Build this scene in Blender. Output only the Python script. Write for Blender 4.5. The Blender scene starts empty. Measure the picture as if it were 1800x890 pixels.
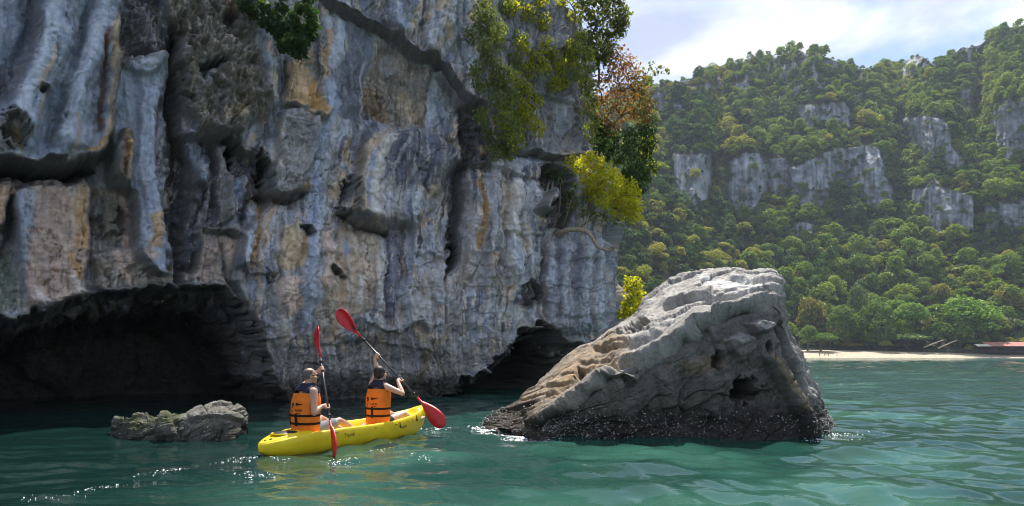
import bpy, bmesh, math, random
import numpy as np
from mathutils import Vector, Matrix

random.seed(7)
rng = np.random.default_rng(11)
SC = bpy.context.scene
COL = SC.collection

# ------------------------------------------------------------------ camera
F = 1240.0            # focal length in photograph pixels (1800 wide)
HOR = 623.0           # horizon row in the photograph
CZ = 1.35             # eye height above the water
cam_d = bpy.data.cameras.new("camera")
cam = bpy.data.objects.new("camera", cam_d)
COL.objects.link(cam)
cam.location = (0, 0, CZ)
cam.rotation_euler = (math.radians(90), 0, 0)
cam_d.sensor_width = 36.0
cam_d.lens = 36.0 * F / 1800.0
cam_d.shift_y = (HOR - 445.0) / 1800.0
cam_d.clip_start = 0.05
cam_d.clip_end = 6000
SC.camera = cam

# ------------------------------------------------------------------ sky, sun, exposure
SUN_EL, SUN_AZ = math.radians(62), math.radians(12)
SC.view_settings.view_transform = 'Standard'
SC.view_settings.look = 'None'
SC.view_settings.gamma = 1.0
SC.view_settings.use_curve_mapping = False
SC.view_settings.exposure = 1.68
SC.cycles.filter_width = 1.0
w = bpy.data.worlds.new("World")
SC.world = w
w.use_nodes = True
nt = w.node_tree
N = nt.nodes
L = nt.links
bg = N['Background']
sky = N.new('ShaderNodeTexSky')
sky.sky_type = 'NISHITA'
sky.sun_disc = False
sky.sun_elevation = SUN_EL
sky.sun_rotation = SUN_AZ
sky.air_density = 1.0
sky.dust_density = 0.6
sky.ozone_density = 2.2
tc = N.new('ShaderNodeTexCoord')
sep = N.new('ShaderNodeSeparateXYZ')
L.new(tc.outputs['Generated'], sep.inputs[0])
za = N.new('ShaderNodeMath'); za.operation = 'ADD'; za.inputs[1].default_value = 0.16
L.new(sep.outputs['Z'], za.inputs[0])
zm = N.new('ShaderNodeMath'); zm.operation = 'MAXIMUM'; zm.inputs[1].default_value = 0.06
L.new(za.outputs[0], zm.inputs[0])
dx = N.new('ShaderNodeMath'); dx.operation = 'DIVIDE'
dy = N.new('ShaderNodeMath'); dy.operation = 'DIVIDE'
L.new(sep.outputs['X'], dx.inputs[0]); L.new(zm.outputs[0], dx.inputs[1])
L.new(sep.outputs['Y'], dy.inputs[0]); L.new(zm.outputs[0], dy.inputs[1])
cb = N.new('ShaderNodeCombineXYZ')
L.new(dx.outputs[0], cb.inputs[0]); L.new(dy.outputs[0], cb.inputs[1])
cmap = N.new('ShaderNodeMapping')
cmap.inputs['Location'].default_value = (-3.1, 2.6, 0)
L.new(cb.outputs[0], cmap.inputs[0])
cn = N.new('ShaderNodeTexNoise')
cn.inputs['Scale'].default_value = 1.55
cn.inputs['Detail'].default_value = 9
cn.inputs['Roughness'].default_value = 0.56
cn.inputs['Distortion'].default_value = 0.45
L.new(cmap.outputs[0], cn.inputs['Vector'])
cr = N.new('ShaderNodeValToRGB')
cr.color_ramp.elements[0].position = 0.43
cr.color_ramp.elements[0].color = (0.0, 0.0, 0.0, 1)
cr.color_ramp.elements[1].position = 0.60
cr.color_ramp.elements[1].color = (0.97, 0.97, 0.97, 1)
L.new(cn.outputs['Fac'], cr.inputs[0])
cn2 = N.new('ShaderNodeTexNoise')
cn2.inputs['Scale'].default_value = 2.6
cn2.inputs['Detail'].default_value = 6
L.new(cmap.outputs[0], cn2.inputs['Vector'])
cc = N.new('ShaderNodeValToRGB')
cc.color_ramp.elements[0].position = 0.40
cc.color_ramp.elements[0].color = (3.9, 4.25, 5.5, 1)
cc.color_ramp.elements[1].position = 0.60
cc.color_ramp.elements[1].color = (7.9, 7.9, 8.0, 1)
L.new(cn2.outputs['Fac'], cc.inputs[0])
mx = N.new('ShaderNodeMix'); mx.data_type = 'RGBA'
L.new(cr.outputs[0], mx.inputs['Factor'])
L.new(sky.outputs[0], mx.inputs['A'])
L.new(cc.outputs[0], mx.inputs['B'])
L.new(mx.outputs['Result'], bg.inputs[0])
bg.inputs[1].default_value = 0.052

sun_d = bpy.data.lights.new("sun", 'SUN')
sun_d.energy = 2.6
sun_d.angle = math.radians(0.55)
sun_d.color = (1.0, 0.955, 0.88)
sun = bpy.data.objects.new("sun", sun_d)
COL.objects.link(sun)
S = Vector((math.sin(SUN_AZ) * math.cos(SUN_EL), math.cos(SUN_AZ) * math.cos(SUN_EL), math.sin(SUN_EL)))
sun.rotation_euler = (-S).to_track_quat('-Z', 'Y').to_euler()
sun.location = (0, 0, 60)

# ------------------------------------------------------------------ helpers
def at(px, py, Y):
    """world point seen at a photograph pixel, at distance Y (used to survey places off the photograph)"""
    return Vector(((px - 900.0) / F * Y, Y, CZ + (HOR - py) / F * Y))

def tag(o, label=None, cat=None, group=None, kind=None):
    if label: o['label'] = label
    if cat: o['category'] = cat
    if group: o['group'] = group
    if kind: o['kind'] = kind
    return o

def link(name, me, mat=None, parent=None):
    o = bpy.data.objects.new(name, me)
    COL.objects.link(o)
    if mat is not None:
        me.materials.clear()
        me.materials.append(mat)
    if parent is not None:
        o.parent = parent
    return o

def empty(name, loc=(0, 0, 0), rz=0.0):
    o = bpy.data.objects.new(name, None)
    o.empty_display_size = 0.2
    COL.objects.link(o)
    o.location = loc
    o.rotation_euler = (0, 0, rz)
    return o

def copy_tree(o, parent=None):
    c = o.copy()
    COL.objects.link(c)
    c.parent = parent
    for ch in o.children:
        copy_tree(ch, c)
    return c

def np_mesh(name, V, Fq, smooth=True, col=None, tri=False):
    """mesh from vertex array and an (n,4) or (n,3) face array"""
    V = np.ascontiguousarray(V, dtype=np.float32).reshape(-1, 3)
    Fq = np.ascontiguousarray(Fq, dtype=np.int32)
    k = Fq.shape[1]
    me = bpy.data.meshes.new(name)
    me.vertices.add(len(V))
    me.vertices.foreach_set('co', V.ravel())
    me.loops.add(Fq.size)
    me.loops.foreach_set('vertex_index', Fq.ravel())
    me.polygons.add(len(Fq))
    me.polygons.foreach_set('loop_start', np.arange(0, Fq.size, k, dtype=np.int32))
    me.polygons.foreach_set('loop_total', np.full(len(Fq), k, dtype=np.int32))
    me.polygons.foreach_set('use_smooth', np.full(len(Fq), smooth, dtype=bool))
    me.update(calc_edges=True)
    if col is not None:
        a = me.attributes.new('tint', 'FLOAT_COLOR', 'POINT')
        c4 = np.ones((len(V), 4), dtype=np.float32)
        c4[:, :3] = col.reshape(-1, 3)
        a.data.foreach_set('color', c4.ravel())
    me.validate()
    return me

def grid_faces(n, m, wrap=False):
    i = np.arange(n - 1)[:, None]
    j = np.arange(m if wrap else m - 1)[None, :]
    j2 = (j + 1) % m
    a = i * m + j
    b = i * m + j2
    c = (i + 1) * m + j2
    d = (i + 1) * m + j
    return np.stack([a, b, c, d], -1).reshape(-1, 4)

def sstep(a, b, x):
    t = np.clip((x - a) / (b - a), 0, 1)
    return t * t * (3 - 2 * t)

_perm = np.random.default_rng(5).permutation(256)
_perm = np.concatenate([_perm, _perm]).astype(np.int64)
_ang = np.random.default_rng(6).random(256) * 2 * np.pi
_gx, _gy = np.cos(_ang), np.sin(_ang)

def pn(x, y, seed=0):
    """2-D gradient noise, about -1..1"""
    x = np.asarray(x, dtype=np.float64) + seed * 17.31
    y = np.asarray(y, dtype=np.float64) + seed * 9.77
    xi = np.floor(x).astype(np.int64); yi = np.floor(y).astype(np.int64)
    xf = x - xi; yf = y - yi
    u = xf * xf * xf * (xf * (xf * 6 - 15) + 10)
    v = yf * yf * yf * (yf * (yf * 6 - 15) + 10)
    xi &= 255; yi &= 255
    def g(ix, iy, fx, fy):
        h = _perm[_perm[ix & 255] + (iy & 255)]
        return _gx[h] * fx + _gy[h] * fy
    a = g(xi, yi, xf, yf); b = g(xi + 1, yi, xf - 1, yf)
    c = g(xi, yi + 1, xf, yf - 1); d = g(xi + 1, yi + 1, xf - 1, yf - 1)
    return 1.5 * ((a + (b - a) * u) * (1 - v) + (c + (d - c) * u) * v)

def fbm(x, y, o=4, seed=0, gain=0.5):
    s = 0; a = 1.0; f = 1.0
    for k in range(o):
        s = s + a * pn(x * f, y * f, seed + k * 3)
        a *= gain; f *= 2.03
    return s

def ridged(x, y, o=4, seed=0, gain=0.5):
    s = 0; a = 1.0; f = 1.0
    for k in range(o):
        s = s + a * (1 - 2 * np.abs(pn(x * f, y * f, seed + k * 5)))
        a *= gain; f *= 2.1
    return s

def voro(x, y, seed=0):
    """cell value (0..1), distance to nearest and to second nearest feature"""
    xi = np.floor(x).astype(np.int64); yi = np.floor(y).astype(np.int64)
    f1 = np.full(x.shape, 9.0); f2 = np.full(x.shape, 9.0); cv = np.zeros(x.shape)
    for ox in (-1, 0, 1):
        for oy in (-1, 0, 1):
            cx = xi + ox; cy = yi + oy
            h = _perm[_perm[(cx + seed * 31) & 255] + (cy & 255)]
            h2 = _perm[(h + 77) & 255]
            px = cx + h / 256.0; py = cy + h2 / 256.0
            d = np.hypot(x - px, y - py)
            near = d < f1
            f2 = np.where(near, f1, np.minimum(f2, d))
            cv = np.where(near, _perm[(h + 31) & 255] / 255.0, cv)
            f1 = np.where(near, d, f1)
    return cv, f1, f2

def pl_dist(U, V, pts):
    """distance, side (+ below / right of travel) and 0..1 position along a polyline"""
    best = np.full(U.shape, 1e9); side = np.zeros(U.shape); tt = np.zeros(U.shape)
    ln = [math.hypot(pts[i + 1][0] - pts[i][0], pts[i + 1][1] - pts[i][1]) for i in range(len(pts) - 1)]
    tot = sum(ln) or 1.0
    acc = 0
    for i, l in enumerate(ln):
        x0, y0 = pts[i]; x1, y1 = pts[i + 1]
        ex, ey = (x1 - x0) / max(l, 1e-6), (y1 - y0) / max(l, 1e-6)
        t = (U - x0) * ex + (V - y0) * ey
        tc_ = np.clip(t, 0, l)
        d = np.hypot(U - x0 - tc_ * ex, V - y0 - tc_ * ey)
        cr_ = ex * (V - y0) - ey * (U - x0)
        m = d < best
        best = np.where(m, d, best); side = np.where(m, cr_, side); tt = np.where(m, (acc + tc_) / tot, tt)
        acc += l
    return best, side, tt

def poly_sd(U, V, pts):
    """signed distance to polygon, positive inside"""
    d, _, _ = pl_dist(U, V, list(pts) + [pts[0]])
    ins = np.zeros(U.shape, bool)
    n = len(pts)
    j = n - 1
    for i in range(n):
        xi, yi = pts[i]; xj, yj = pts[j]
        if yi != yj:
            ins ^= ((yi > V) != (yj > V)) & (U < (xj - xi) * (V - yi) / (yj - yi) + xi)
        j = i
    return np.where(ins, d, -d)

def interp(x, pts):
    a = np.array(pts, float)
    return np.interp(x, a[:, 0], a[:, 1])

def tube(pts, radii, seg=7, cap=True):
    """verts, faces of a round tube along points"""
    pts = [Vector(p) for p in pts]
    V = []; Fc = []
    n = len(pts)
    up = Vector((0.13, 0.31, 0.94)).normalized()
    for i, p in enumerate(pts):
        d = (pts[min(i + 1, n - 1)] - pts[max(i - 1, 0)])
        if d.length < 1e-9: d = Vector((0, 0, 1))
        d.normalize()
        a = d.cross(up)
        if a.length < 1e-3: a = d.cross(Vector((1, 0, 0)))
        a.normalize(); b = d.cross(a)
        r = radii[i] if hasattr(radii, '__len__') else radii
        for k in range(seg):
            t = 2 * math.pi * k / seg
            V.append(p + (a * math.cos(t) + b * math.sin(t)) * r)
    for i in range(n - 1):
        for k in range(seg):
            k2 = (k + 1) % seg
            Fc.append((i * seg + k, i * seg + k2, (i + 1) * seg + k2, (i + 1) * seg + k))
    if cap:
        Fc.append(tuple(range(seg - 1, -1, -1)))
        Fc.append(tuple((n - 1) * seg + k for k in range(seg)))
    return V, Fc

class MB:
    """collects shapes, links them as one mesh"""
    def __init__(s): s.V = []; s.F = []
    def add(s, V, Fc):
        o = len(s.V)
        s.V += [tuple(v) for v in V]
        s.F += [tuple(i + o for i in f) for f in Fc]
    def tube(s, pts, r, seg=7): s.add(*tube(pts, r, seg))
    def box(s, lo, hi, M=None):
        (x0, y0, z0), (x1, y1, z1) = lo, hi
        V = [Vector(p) for p in ((x0, y0, z0), (x1, y0, z0), (x1, y1, z0), (x0, y1, z0), (x0, y0, z1), (x1, y0, z1), (x1, y1, z1), (x0, y1, z1))]
        if M is not None: V = [M @ v for v in V]
        s.add(V, [(0, 3, 2, 1), (4, 5, 6, 7), (0, 1, 5, 4), (1, 2, 6, 5), (2, 3, 7, 6), (3, 0, 4, 7)])
    def ell(s, c, r, M=None, nu=16, nv=10):
        V = []; Fc = []
        for i in range(nv + 1):
            ph = -math.pi / 2 + math.pi * i / nv
            for k in range(nu):
                th = 2 * math.pi * k / nu
                v = Vector((r[0] * math.cos(ph) * math.cos(th), r[1] * math.cos(ph) * math.sin(th), r[2] * math.sin(ph)))
                if M is not None: v = M @ v
                V.append(v + Vector(c))
        for i in range(nv):
            for k in range(nu):
                k2 = (k + 1) % nu
                Fc.append((i * nu + k, i * nu + k2, (i + 1) * nu + k2, (i + 1) * nu + k))
        s.add(V, Fc)
    def cone(s, p0, r0, p1, r1, seg=14):
        """tapered capsule"""
        p0 = Vector(p0); p1 = Vector(p1)
        d = (p1 - p0); l = d.length
        if l < 1e-6: return
        d.normalize()
        pts = []; rr = []
        for k in range(5):
            a = math.pi / 2 * (1 - k / 4.0)
            pts.append(p0 - d * r0 * math.sin(a)); rr.append(max(r0 * math.cos(a), 1e-4))
        for k in range(5):
            a = math.pi / 2 * (k / 4.0)
            pts.append(p1 + d * r1 * math.sin(a)); rr.append(max(r1 * math.cos(a), 1e-4))
        s.add(*tube(pts, rr, seg))
    def mesh(s, name, smooth=True):
        me = bpy.data.meshes.new(name)
        me.from_pydata(s.V, [], s.F)
        me.update()
        if smooth:
            me.polygons.foreach_set('use_smooth', [True] * len(me.polygons))
        return me
    def build(s, name, mat, parent=None, smooth=True):
        return link(name, s.mesh(name, smooth), mat, parent)

def settle(o):
    """replace a mesh object's mesh by its evaluated (modified) one"""
    dg = bpy.context.evaluated_depsgraph_get()
    ev = o.evaluated_get(dg)
    me = bpy.data.meshes.new_from_object(ev)
    mats = list(o.data.materials)
    o.modifiers.clear()
    o.data = me
    if not me.materials:
        for m in mats: me.materials.append(m)
    return o

# ------------------------------------------------------------------ materials
def new_mat(name):
    m = bpy.data.materials.new(name)
    m.use_nodes = True
    return m, m.node_tree.nodes, m.node_tree.links, m.node_tree.nodes['Principled BSDF']

def simple(name, c, rough=0.5, spec=0.5, noise=0.12, nscale=8.0, bump=0.0, bscale=40.0):
    m, N, L, b = new_mat(name)
    b.inputs['Roughness'].default_value = rough
    b.inputs['Specular IOR Level'].default_value = spec
    t = N.new('ShaderNodeTexCoord')
    n = N.new('ShaderNodeTexNoise'); n.inputs['Scale'].default_value = nscale; n.inputs['Detail'].default_value = 5
    L.new(t.outputs['Object'], n.inputs['Vector'])
    r = N.new('ShaderNodeMapRange')
    r.inputs['From Min'].default_value = 0.3; r.inputs['From Max'].default_value = 0.7
    r.inputs['To Min'].default_value = 1 - noise; r.inputs['To Max'].default_value = 1 + noise
    L.new(n.outputs['Fac'], r.inputs['Value'])
    mu = N.new('ShaderNodeVectorMath'); mu.operation = 'SCALE'
    mu.inputs[0].default_value = c
    L.new(r.outputs[0], mu.inputs['Scale'])
    L.new(mu.outputs[0], b.inputs['Base Color'])
    if bump:
        n2 = N.new('ShaderNodeTexNoise'); n2.inputs['Scale'].default_value = bscale; n2.inputs['Detail'].default_value = 4
        L.new(t.outputs['Object'], n2.inputs['Vector'])
        bp = N.new('ShaderNodeBump'); bp.inputs['Strength'].default_value = bump; bp.inputs['Distance'].default_value = 0.01
        L.new(n2.outputs['Fac'], bp.inputs['Height'])
        L.new(bp.outputs[0], b.inputs['Normal'])
    return m

def rock_mat(name, s1=3.0, s2=14.0, dist=0.05, rough=0.88, contrast=0.42, pits=True):
    """stone coloured by the mesh's own tint attribute, with grain, pitting and fine relief"""
    m, N, L, b = new_mat(name)
    b.inputs['Roughness'].default_value = rough
    b.inputs['Specular IOR Level'].default_value = 0.25
    t = N.new('ShaderNodeTexCoord')
    at_ = N.new('ShaderNodeAttribute'); at_.attribute_name = 'tint'
    n1 = N.new('ShaderNodeTexNoise'); n1.inputs['Scale'].default_value = s1; n1.inputs['Detail'].default_value = 9; n1.inputs['Roughness'].default_value = 0.66
    n2 = N.new('ShaderNodeTexNoise'); n2.inputs['Scale'].default_value = s2; n2.inputs['Detail'].default_value = 8; n2.inputs['Roughness'].default_value = 0.7
    L.new(t.outputs['Object'], n1.inputs['Vector'])
    L.new(t.outputs['Object'], n2.inputs['Vector'])
    add = N.new('ShaderNodeMath'); add.operation = 'ADD'
    L.new(n1.outputs['Fac'], add.inputs[0]); L.new(n2.outputs['Fac'], add.inputs[1])
    r = N.new('ShaderNodeMapRange')
    r.inputs['From Min'].default_value = 0.72; r.inputs['From Max'].default_value = 1.28
    r.inputs['To Min'].default_value = 1 - contrast; r.inputs['To Max'].default_value = 1 + contrast
    L.new(add.outputs[0], r.inputs['Value'])
    sc_ = N.new('ShaderNodeVectorMath'); sc_.operation = 'SCALE'
    L.new(at_.outputs['Color'], sc_.inputs[0]); L.new(r.outputs[0], sc_.inputs['Scale'])
    L.new(sc_.outputs[0], b.inputs['Base Color'])
    h = add.outputs[0]
    if pits:
        v = N.new('ShaderNodeTexVoronoi'); v.inputs['Scale'].default_value = s2 * 0.9
        v.feature = 'DISTANCE_TO_EDGE'
        L.new(t.outputs['Object'], v.inputs['Vector'])
        mr = N.new('ShaderNodeMapRange'); mr.inputs['From Max'].default_value = 0.12
        mr.inputs['To Min'].default_value = -0.10; mr.inputs['To Max'].default_value = 0.0
        L.new(v.outputs['Distance'], mr.inputs['Value'])
        a2 = N.new('ShaderNodeMath'); a2.operation = 'ADD'
        L.new(h, a2.inputs[0]); L.new(mr.outputs[0], a2.inputs[1])
        h = a2.outputs[0]
    bp = N.new('ShaderNodeBump'); bp.inputs['Strength'].default_value = 0.9; bp.inputs['Distance'].default_value = dist
    L.new(h, bp.inputs['Height'])
    L.new(bp.outputs[0], b.inputs['Normal'])
    return m

def leaf_mat(name, cols, transl=0.35, rough=0.5, by_object=True):
    """double sided leaf: colour differs from plant to plant and leaf to leaf"""
    m, N, L, b = new_mat(name)
    b.inputs['Roughness'].default_value = rough
    b.inputs['Specular IOR Level'].default_value = 0.12
    oi = N.new('ShaderNodeObjectInfo')
    ge = N.new('ShaderNodeNewGeometry')
    ramp = N.new('ShaderNodeValToRGB')
    el = ramp.color_ramp.elements
    while len(el) < len(cols): el.new(0.5)
    for i, c in enumerate(cols):
        el[i].position = i / max(1, len(cols) - 1); el[i].color = (*c, 1)
    a = N.new('ShaderNodeMath'); a.operation = 'MULTIPLY'; a.inputs[1].default_value = 0.68 if by_object else 0.0
    L.new(oi.outputs['Random'], a.inputs[0])
    a2 = N.new('ShaderNodeMath'); a2.operation = 'MULTIPLY_ADD'; a2.inputs[1].default_value = 0.32 if by_object else 1.0
    L.new(ge.outputs['Random Per Island'], a2.inputs[0]); L.new(a.outputs[0], a2.inputs[2])
    L.new(a2.outputs[0], ramp.inputs[0])
    L.new(ramp.outputs[0], b.inputs['Base Color'])
    tr = N.new('ShaderNodeBsdfTranslucent')
    br = N.new('ShaderNodeVectorMath'); br.operation = 'MULTIPLY'; br.inputs[1].default_value = (1.8, 1.9, 0.8)
    L.new(ramp.outputs[0], br.inputs[0])
    L.new(br.outputs[0], tr.inputs['Color'])
    mix = N.new('ShaderNodeMixShader'); mix.inputs[0].default_value = transl
    L.new(b.outputs[0], mix.inputs[1]); L.new(tr.outputs[0], mix.inputs[2])
    L.new(mix.outputs[0], N['Material Output'].inputs['Surface'])
    return m

M = {}
M['cliff'] = rock_mat('cliff_limestone', 1.4, 7.0, 0.05, contrast=0.26)
M['rock'] = rock_mat('sea_rock_limestone', 3.0, 18.0, 0.04, contrast=0.42)
M['mountain'] = rock_mat('mountain_ground', 0.08, 0.35, 1.6, contrast=0.45, pits=False)
M['bark'] = simple('bark', (0.16, 0.125, 0.095), 0.9, 0.2, 0.35, 12, 0.6, 60)
M['wood_pale'] = simple('weathered_wood', (0.36, 0.29, 0.21), 0.85, 0.2, 0.3, 14, 0.5, 60)
# ================================================================== MOUNTAIN
RIDGE = [(700, 210), (900, 190), (1080, 172), (1150, 148), (1200, 143), (1260, 126), (1300, 114), (1340, 104), (1400, 93), (1440, 95), (1475, 108),
         (1492, 122), (1530, 123), (1560, 121), (1590, 108), (1612, 96), (1640, 111), (1680, 101), (1690, 85), (1720, 81), (1740, 65), (1770, 54),
         (1800, 48), (1900, 30), (2050, 36), (2300, 90)]
ROCKS = [  # bare crags, each with how bare it is
    ([(1285, 290), (1330, 278), (1400, 300), (1470, 270), (1540, 266), (1552, 310), (1564, 345), (1556, 374), (1520, 345), (1480, 325), (1420, 332), (1380, 320), (1330, 342), (1300, 335)], 1.0),
    ([(1184, 282), (1245, 276), (1240, 345), (1228, 365), (1195, 335)], 1.0),
    ([(1268, 330), (1335, 322), (1330, 375), (1300, 372)], 0.9),
    ([(1330, 320), (1430, 330), (1470, 335), (1440, 360), (1360, 352)], 0.5),
    ([(1556, 226), (1620, 210), (1660, 224), (1668, 258), (1684, 292), (1642, 284), (1606, 262)], 1.0),
    ([(1606, 346), (1650, 334), (1704, 350), (1704, 396), (1640, 402), (1612, 374)], 1.0),
    ([(1736, 372), (1840, 362), (1840, 402), (1742, 402)], 1.0),
    ([(1742, 200), (1830, 176), (1840, 262), (1768, 276), (1744, 240)], 0.9),
    ([(1690, 170), (1720, 165), (1715, 195), (1695, 195)], 0.8),
    ([(1290, 130), (1350, 112), (1420, 92), (1472, 112), (1440, 152), (1370, 178), (1300, 152)], 0.75),
    ([(1146, 156), (1262, 146), (1236, 184), (1160, 192)], 0.65),
    ([(1455, 190), (1488, 186), (1488, 216), (1456, 214)], 0.9),
    ([(1586, 108), (1612, 90), (1640, 108), (1620, 122)], 0.9),
    ([(1686, 92), (1716, 78), (1738, 90), (1700, 104)], 0.9),
    ([(1398, 402), (1424, 400), (1424, 418), (1402, 418)], 0.9),
    ([(1400, 195), (1450, 190), (1445, 215), (1400, 215)], 0.7),
    ([(1500, 150), (1530, 145), (1535, 190), (1505, 190)], 0.4),
]
nu, nv = 430, 330
ucol = np.linspace(900, 2300, nu)
rid = interp(ucol, RIDGE) + 3 * pn(ucol * 0.05, ucol * 0, 3)
tv = np.linspace(0, 1, nv)
U = np.repeat(ucol[:, None], nv, 1)
Vp = 612 + (rid[:, None] - 612) * tv[None, :]
rockm = np.zeros(U.shape)
Uw = U + 7 * pn(U * 0.03, Vp * 0.03, 21) + 4 * pn(U * 0.11, Vp * 0.11, 22)
Vw = Vp + 7 * pn(U * 0.03, Vp * 0.03, 23) + 4 * pn(U * 0.11, Vp * 0.11, 24)
for poly, a in ROCKS:
    if min(p[1] for p in poly) < 185 and a < .8: a = a * 1.3 * sstep(-.05, .3, fbm(U * .035, Vp * .045, 3, 77))
    rockm = np.maximum(rockm, a * sstep(-11, -5, poly_sd(Uw, Vw, poly)))
kk = 1.15 + 0.3 * pn(U * 0.006, Vp * 0.008, 9)
kk = kk * (1 - rockm) + 0.22 * rockm
kk = np.where(Vp > 560, 1.9, kk)
kk = kk * (1 - 0.25 * sstep(1650, 1900, U))
D = np.zeros(U.shape)
D[:, 0] = 296 - 40 * sstep(1400, 1000, ucol) + 6 * np.sin(ucol * 0.01)
for j in range(1, nv):
    dv = Vp[:, j - 1] - Vp[:, j]
    h = (623 - Vp[:, j]) / F
    D[:, j] = D[:, j - 1] * np.exp(kk[:, j] * dv / F / (1 - np.minimum(kk[:, j], 1.5) * h))
# gullies and spurs, columns in the bare crags
D = D + 9 * fbm(U * 0.011, Vp * 0.006, 3, 31) * sstep(0.02, 0.15, tv)[None, :]
D = D - rockm * (2.4 * ridged(U * 0.05, Vp * 0.012, 3, 41) + 1.2 * fbm(U * 0.15, Vp * 0.1, 3, 45))
X = (U - 900) / F * D
Z = CZ + (HOR - Vp) / F * D
Pm = np.stack([X, D, Z], -1)
# far side of the mountain, falling away behind the ridge
back = []
for k, (dy_, dz_) in enumerate(((14, -3), (45, -25), (110, -90), (190, -190), (260, -330))):
    q = Pm[:, -1].copy()
    q[:, 1] += dy_; q[:, 2] = np.maximum(q[:, 2] + dz_, -1.2)
    back.append(q)
front0 = Pm[:, 0].copy(); front0[:, 1] -= 3; front0[:, 2] = np.maximum(front0[:, 2] - 0.6, 1.2)
front1 = front0.copy(); front1[:, 1] -= 2; front1[:, 2] = -1.2
Pall = np.concatenate([front1[:, None], front0[:, None], Pm] + [b_[:, None] for b_ in back], 1)
soil = np.array([0.045, 0.05, 0.028]); stone = np.array([0.36, 0.38, 0.42])
st = sstep(-0.5, 0.6, pn(U * 0.22, Vp * 0.03, 51) + 0.5 * pn(U * 0.05, Vp * 0.05, 52))
stc = stone[None, None] * (0.55 + 0.6 * st[..., None]) * np.where(pn(U * 0.06, Vp * 0.05, 53)[..., None] > 0.45, np.array([1.12, 1.0, 0.84]), 1.0)
cm = soil * (1 - rockm[..., None]) + stc * rockm[..., None]
call = np.concatenate([cm[:, :1], cm[:, :1], cm] + [cm[:, -1:]] * len(back), 1)
me = np_mesh('mountain', Pall, grid_faces(nu, Pall.shape[1])[:, ::-1], True, call)
mountain = link('mountain', me, M['mountain'])
tag(mountain, kind='structure')

# ------------------------------------------------------------------ trees of the forest
def crown_mesh(name, n_leaf, lobes, leaf, seed, flat=0.75):
    """foliage of one crown about 1 unit across at unit scale: many small leaf sprays over uneven lobes"""
    r = np.random.default_rng(seed)
    V = []
    per = max(1, n_leaf // len(lobes))
    for (cx, cy, cz, rad) in lobes:
        k = int(per * (rad / 0.3) ** 1.6) + 8
        d = r.normal(size=(k, 3)); d[:, 2] = np.abs(d[:, 2]) * 1.1 - 0.35
        d /= np.linalg.norm(d, axis=1)[:, None]
        rr = rad * (0.72 + 0.36 * r.random(k))
        c = np.array([cx, cy, cz]) + d * rr[:, None] * np.array([1, 1, flat])
        nrm = d + r.normal(size=(k, 3)) * 0.55 + np.array([0, 0, 0.5])
        nrm /= np.linalg.norm(nrm, axis=1)[:, None]
        a = np.cross(nrm, r.normal(size=(k, 3))); a /= np.linalg.norm(a, axis=1)[:, None]
        b_ = np.cross(nrm, a)
        s = leaf * (0.6 + 0.8 * r.random(k))[:, None]
        q = np.stack([c - a * s, c - b_ * s * 0.55 + nrm * s * 0.15, c + a * s - nrm * s * 0.2, c + b_ * s * 0.55 + nrm * s * 0.15], 1)
        V.append(q)
    V = np.concatenate(V)
    Fq = np.arange(len(V) * 4).reshape(-1, 4)
    return np_mesh(name, V.reshape(-1, 3), Fq, False)

def rand_lobes(seed, n, spread=0.34, zlo=0.26, zhi=0.8, r0=0.13, r1=0.24):
    r = np.random.default_rng(seed)
    out = [(0, 0, 0.62, 0.30)]
    for k in range(n):
        a = r.random() * 6.283; q = math.sqrt(r.random()) * spread
        z = zhi - (q / spread) ** 2 * (zhi - zlo) * (0.6 + 0.6 * r.random())
        out.append((math.cos(a) * q, math.sin(a) * q, z, r0 + (r1 - r0) * r.random()))
    return out

def tree_lobes(sd, s):
    if s == 0: return [(x * .8, y * .8, z * 1.25, r) for x, y, z, r in rand_lobes(sd, 12, .26, .2, .85, .12, .2)]          # tall
    if s == 1: return [(x * 1.35, y * 1.1, z * .8, r) for x, y, z, r in rand_lobes(sd, 15, .42, .45, .75, .10, .18)][1:]     # wide, layered
    if s == 2: return [(x + .12 * (z - .4), y, z, r) for x, y, z, r in rand_lobes(sd, 9, .40, .2, .95, .10, .27)]           # ragged
    return rand_lobes(sd, 22, .38, .3, .8, .08, .15)                                                                      # many small tufts

def trunk_mesh(name, seed, h=0.6, r=0.03, spread=0.25):
    q = random.Random(seed)
    mb = MB()
    pts = [(0, 0, -0.12)]
    for k in range(1, 5):
        pts.append((q.uniform(-.03, .03), q.uniform(-.03, .03), h * k / 4))
    mb.tube(pts, [r * 1.5, r, r * .85, r * .7, r * .5], 7)
    for k in range(5):
        a = k * 1.3 + q.random(); z0 = h * q.uniform(.4, .85)
        e = Vector((math.cos(a) * spread * q.uniform(.7, 1.1), math.sin(a) * spread * q.uniform(.7, 1.1), z0 + q.uniform(.12, .25)))
        m_ = Vector((e.x * .45, e.y * .45, z0 + .05))
        mb.tube([(0, 0, z0), m_, e], [r * .5, r * .35, r * .12], 5)
    return mb.mesh(name)

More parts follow.
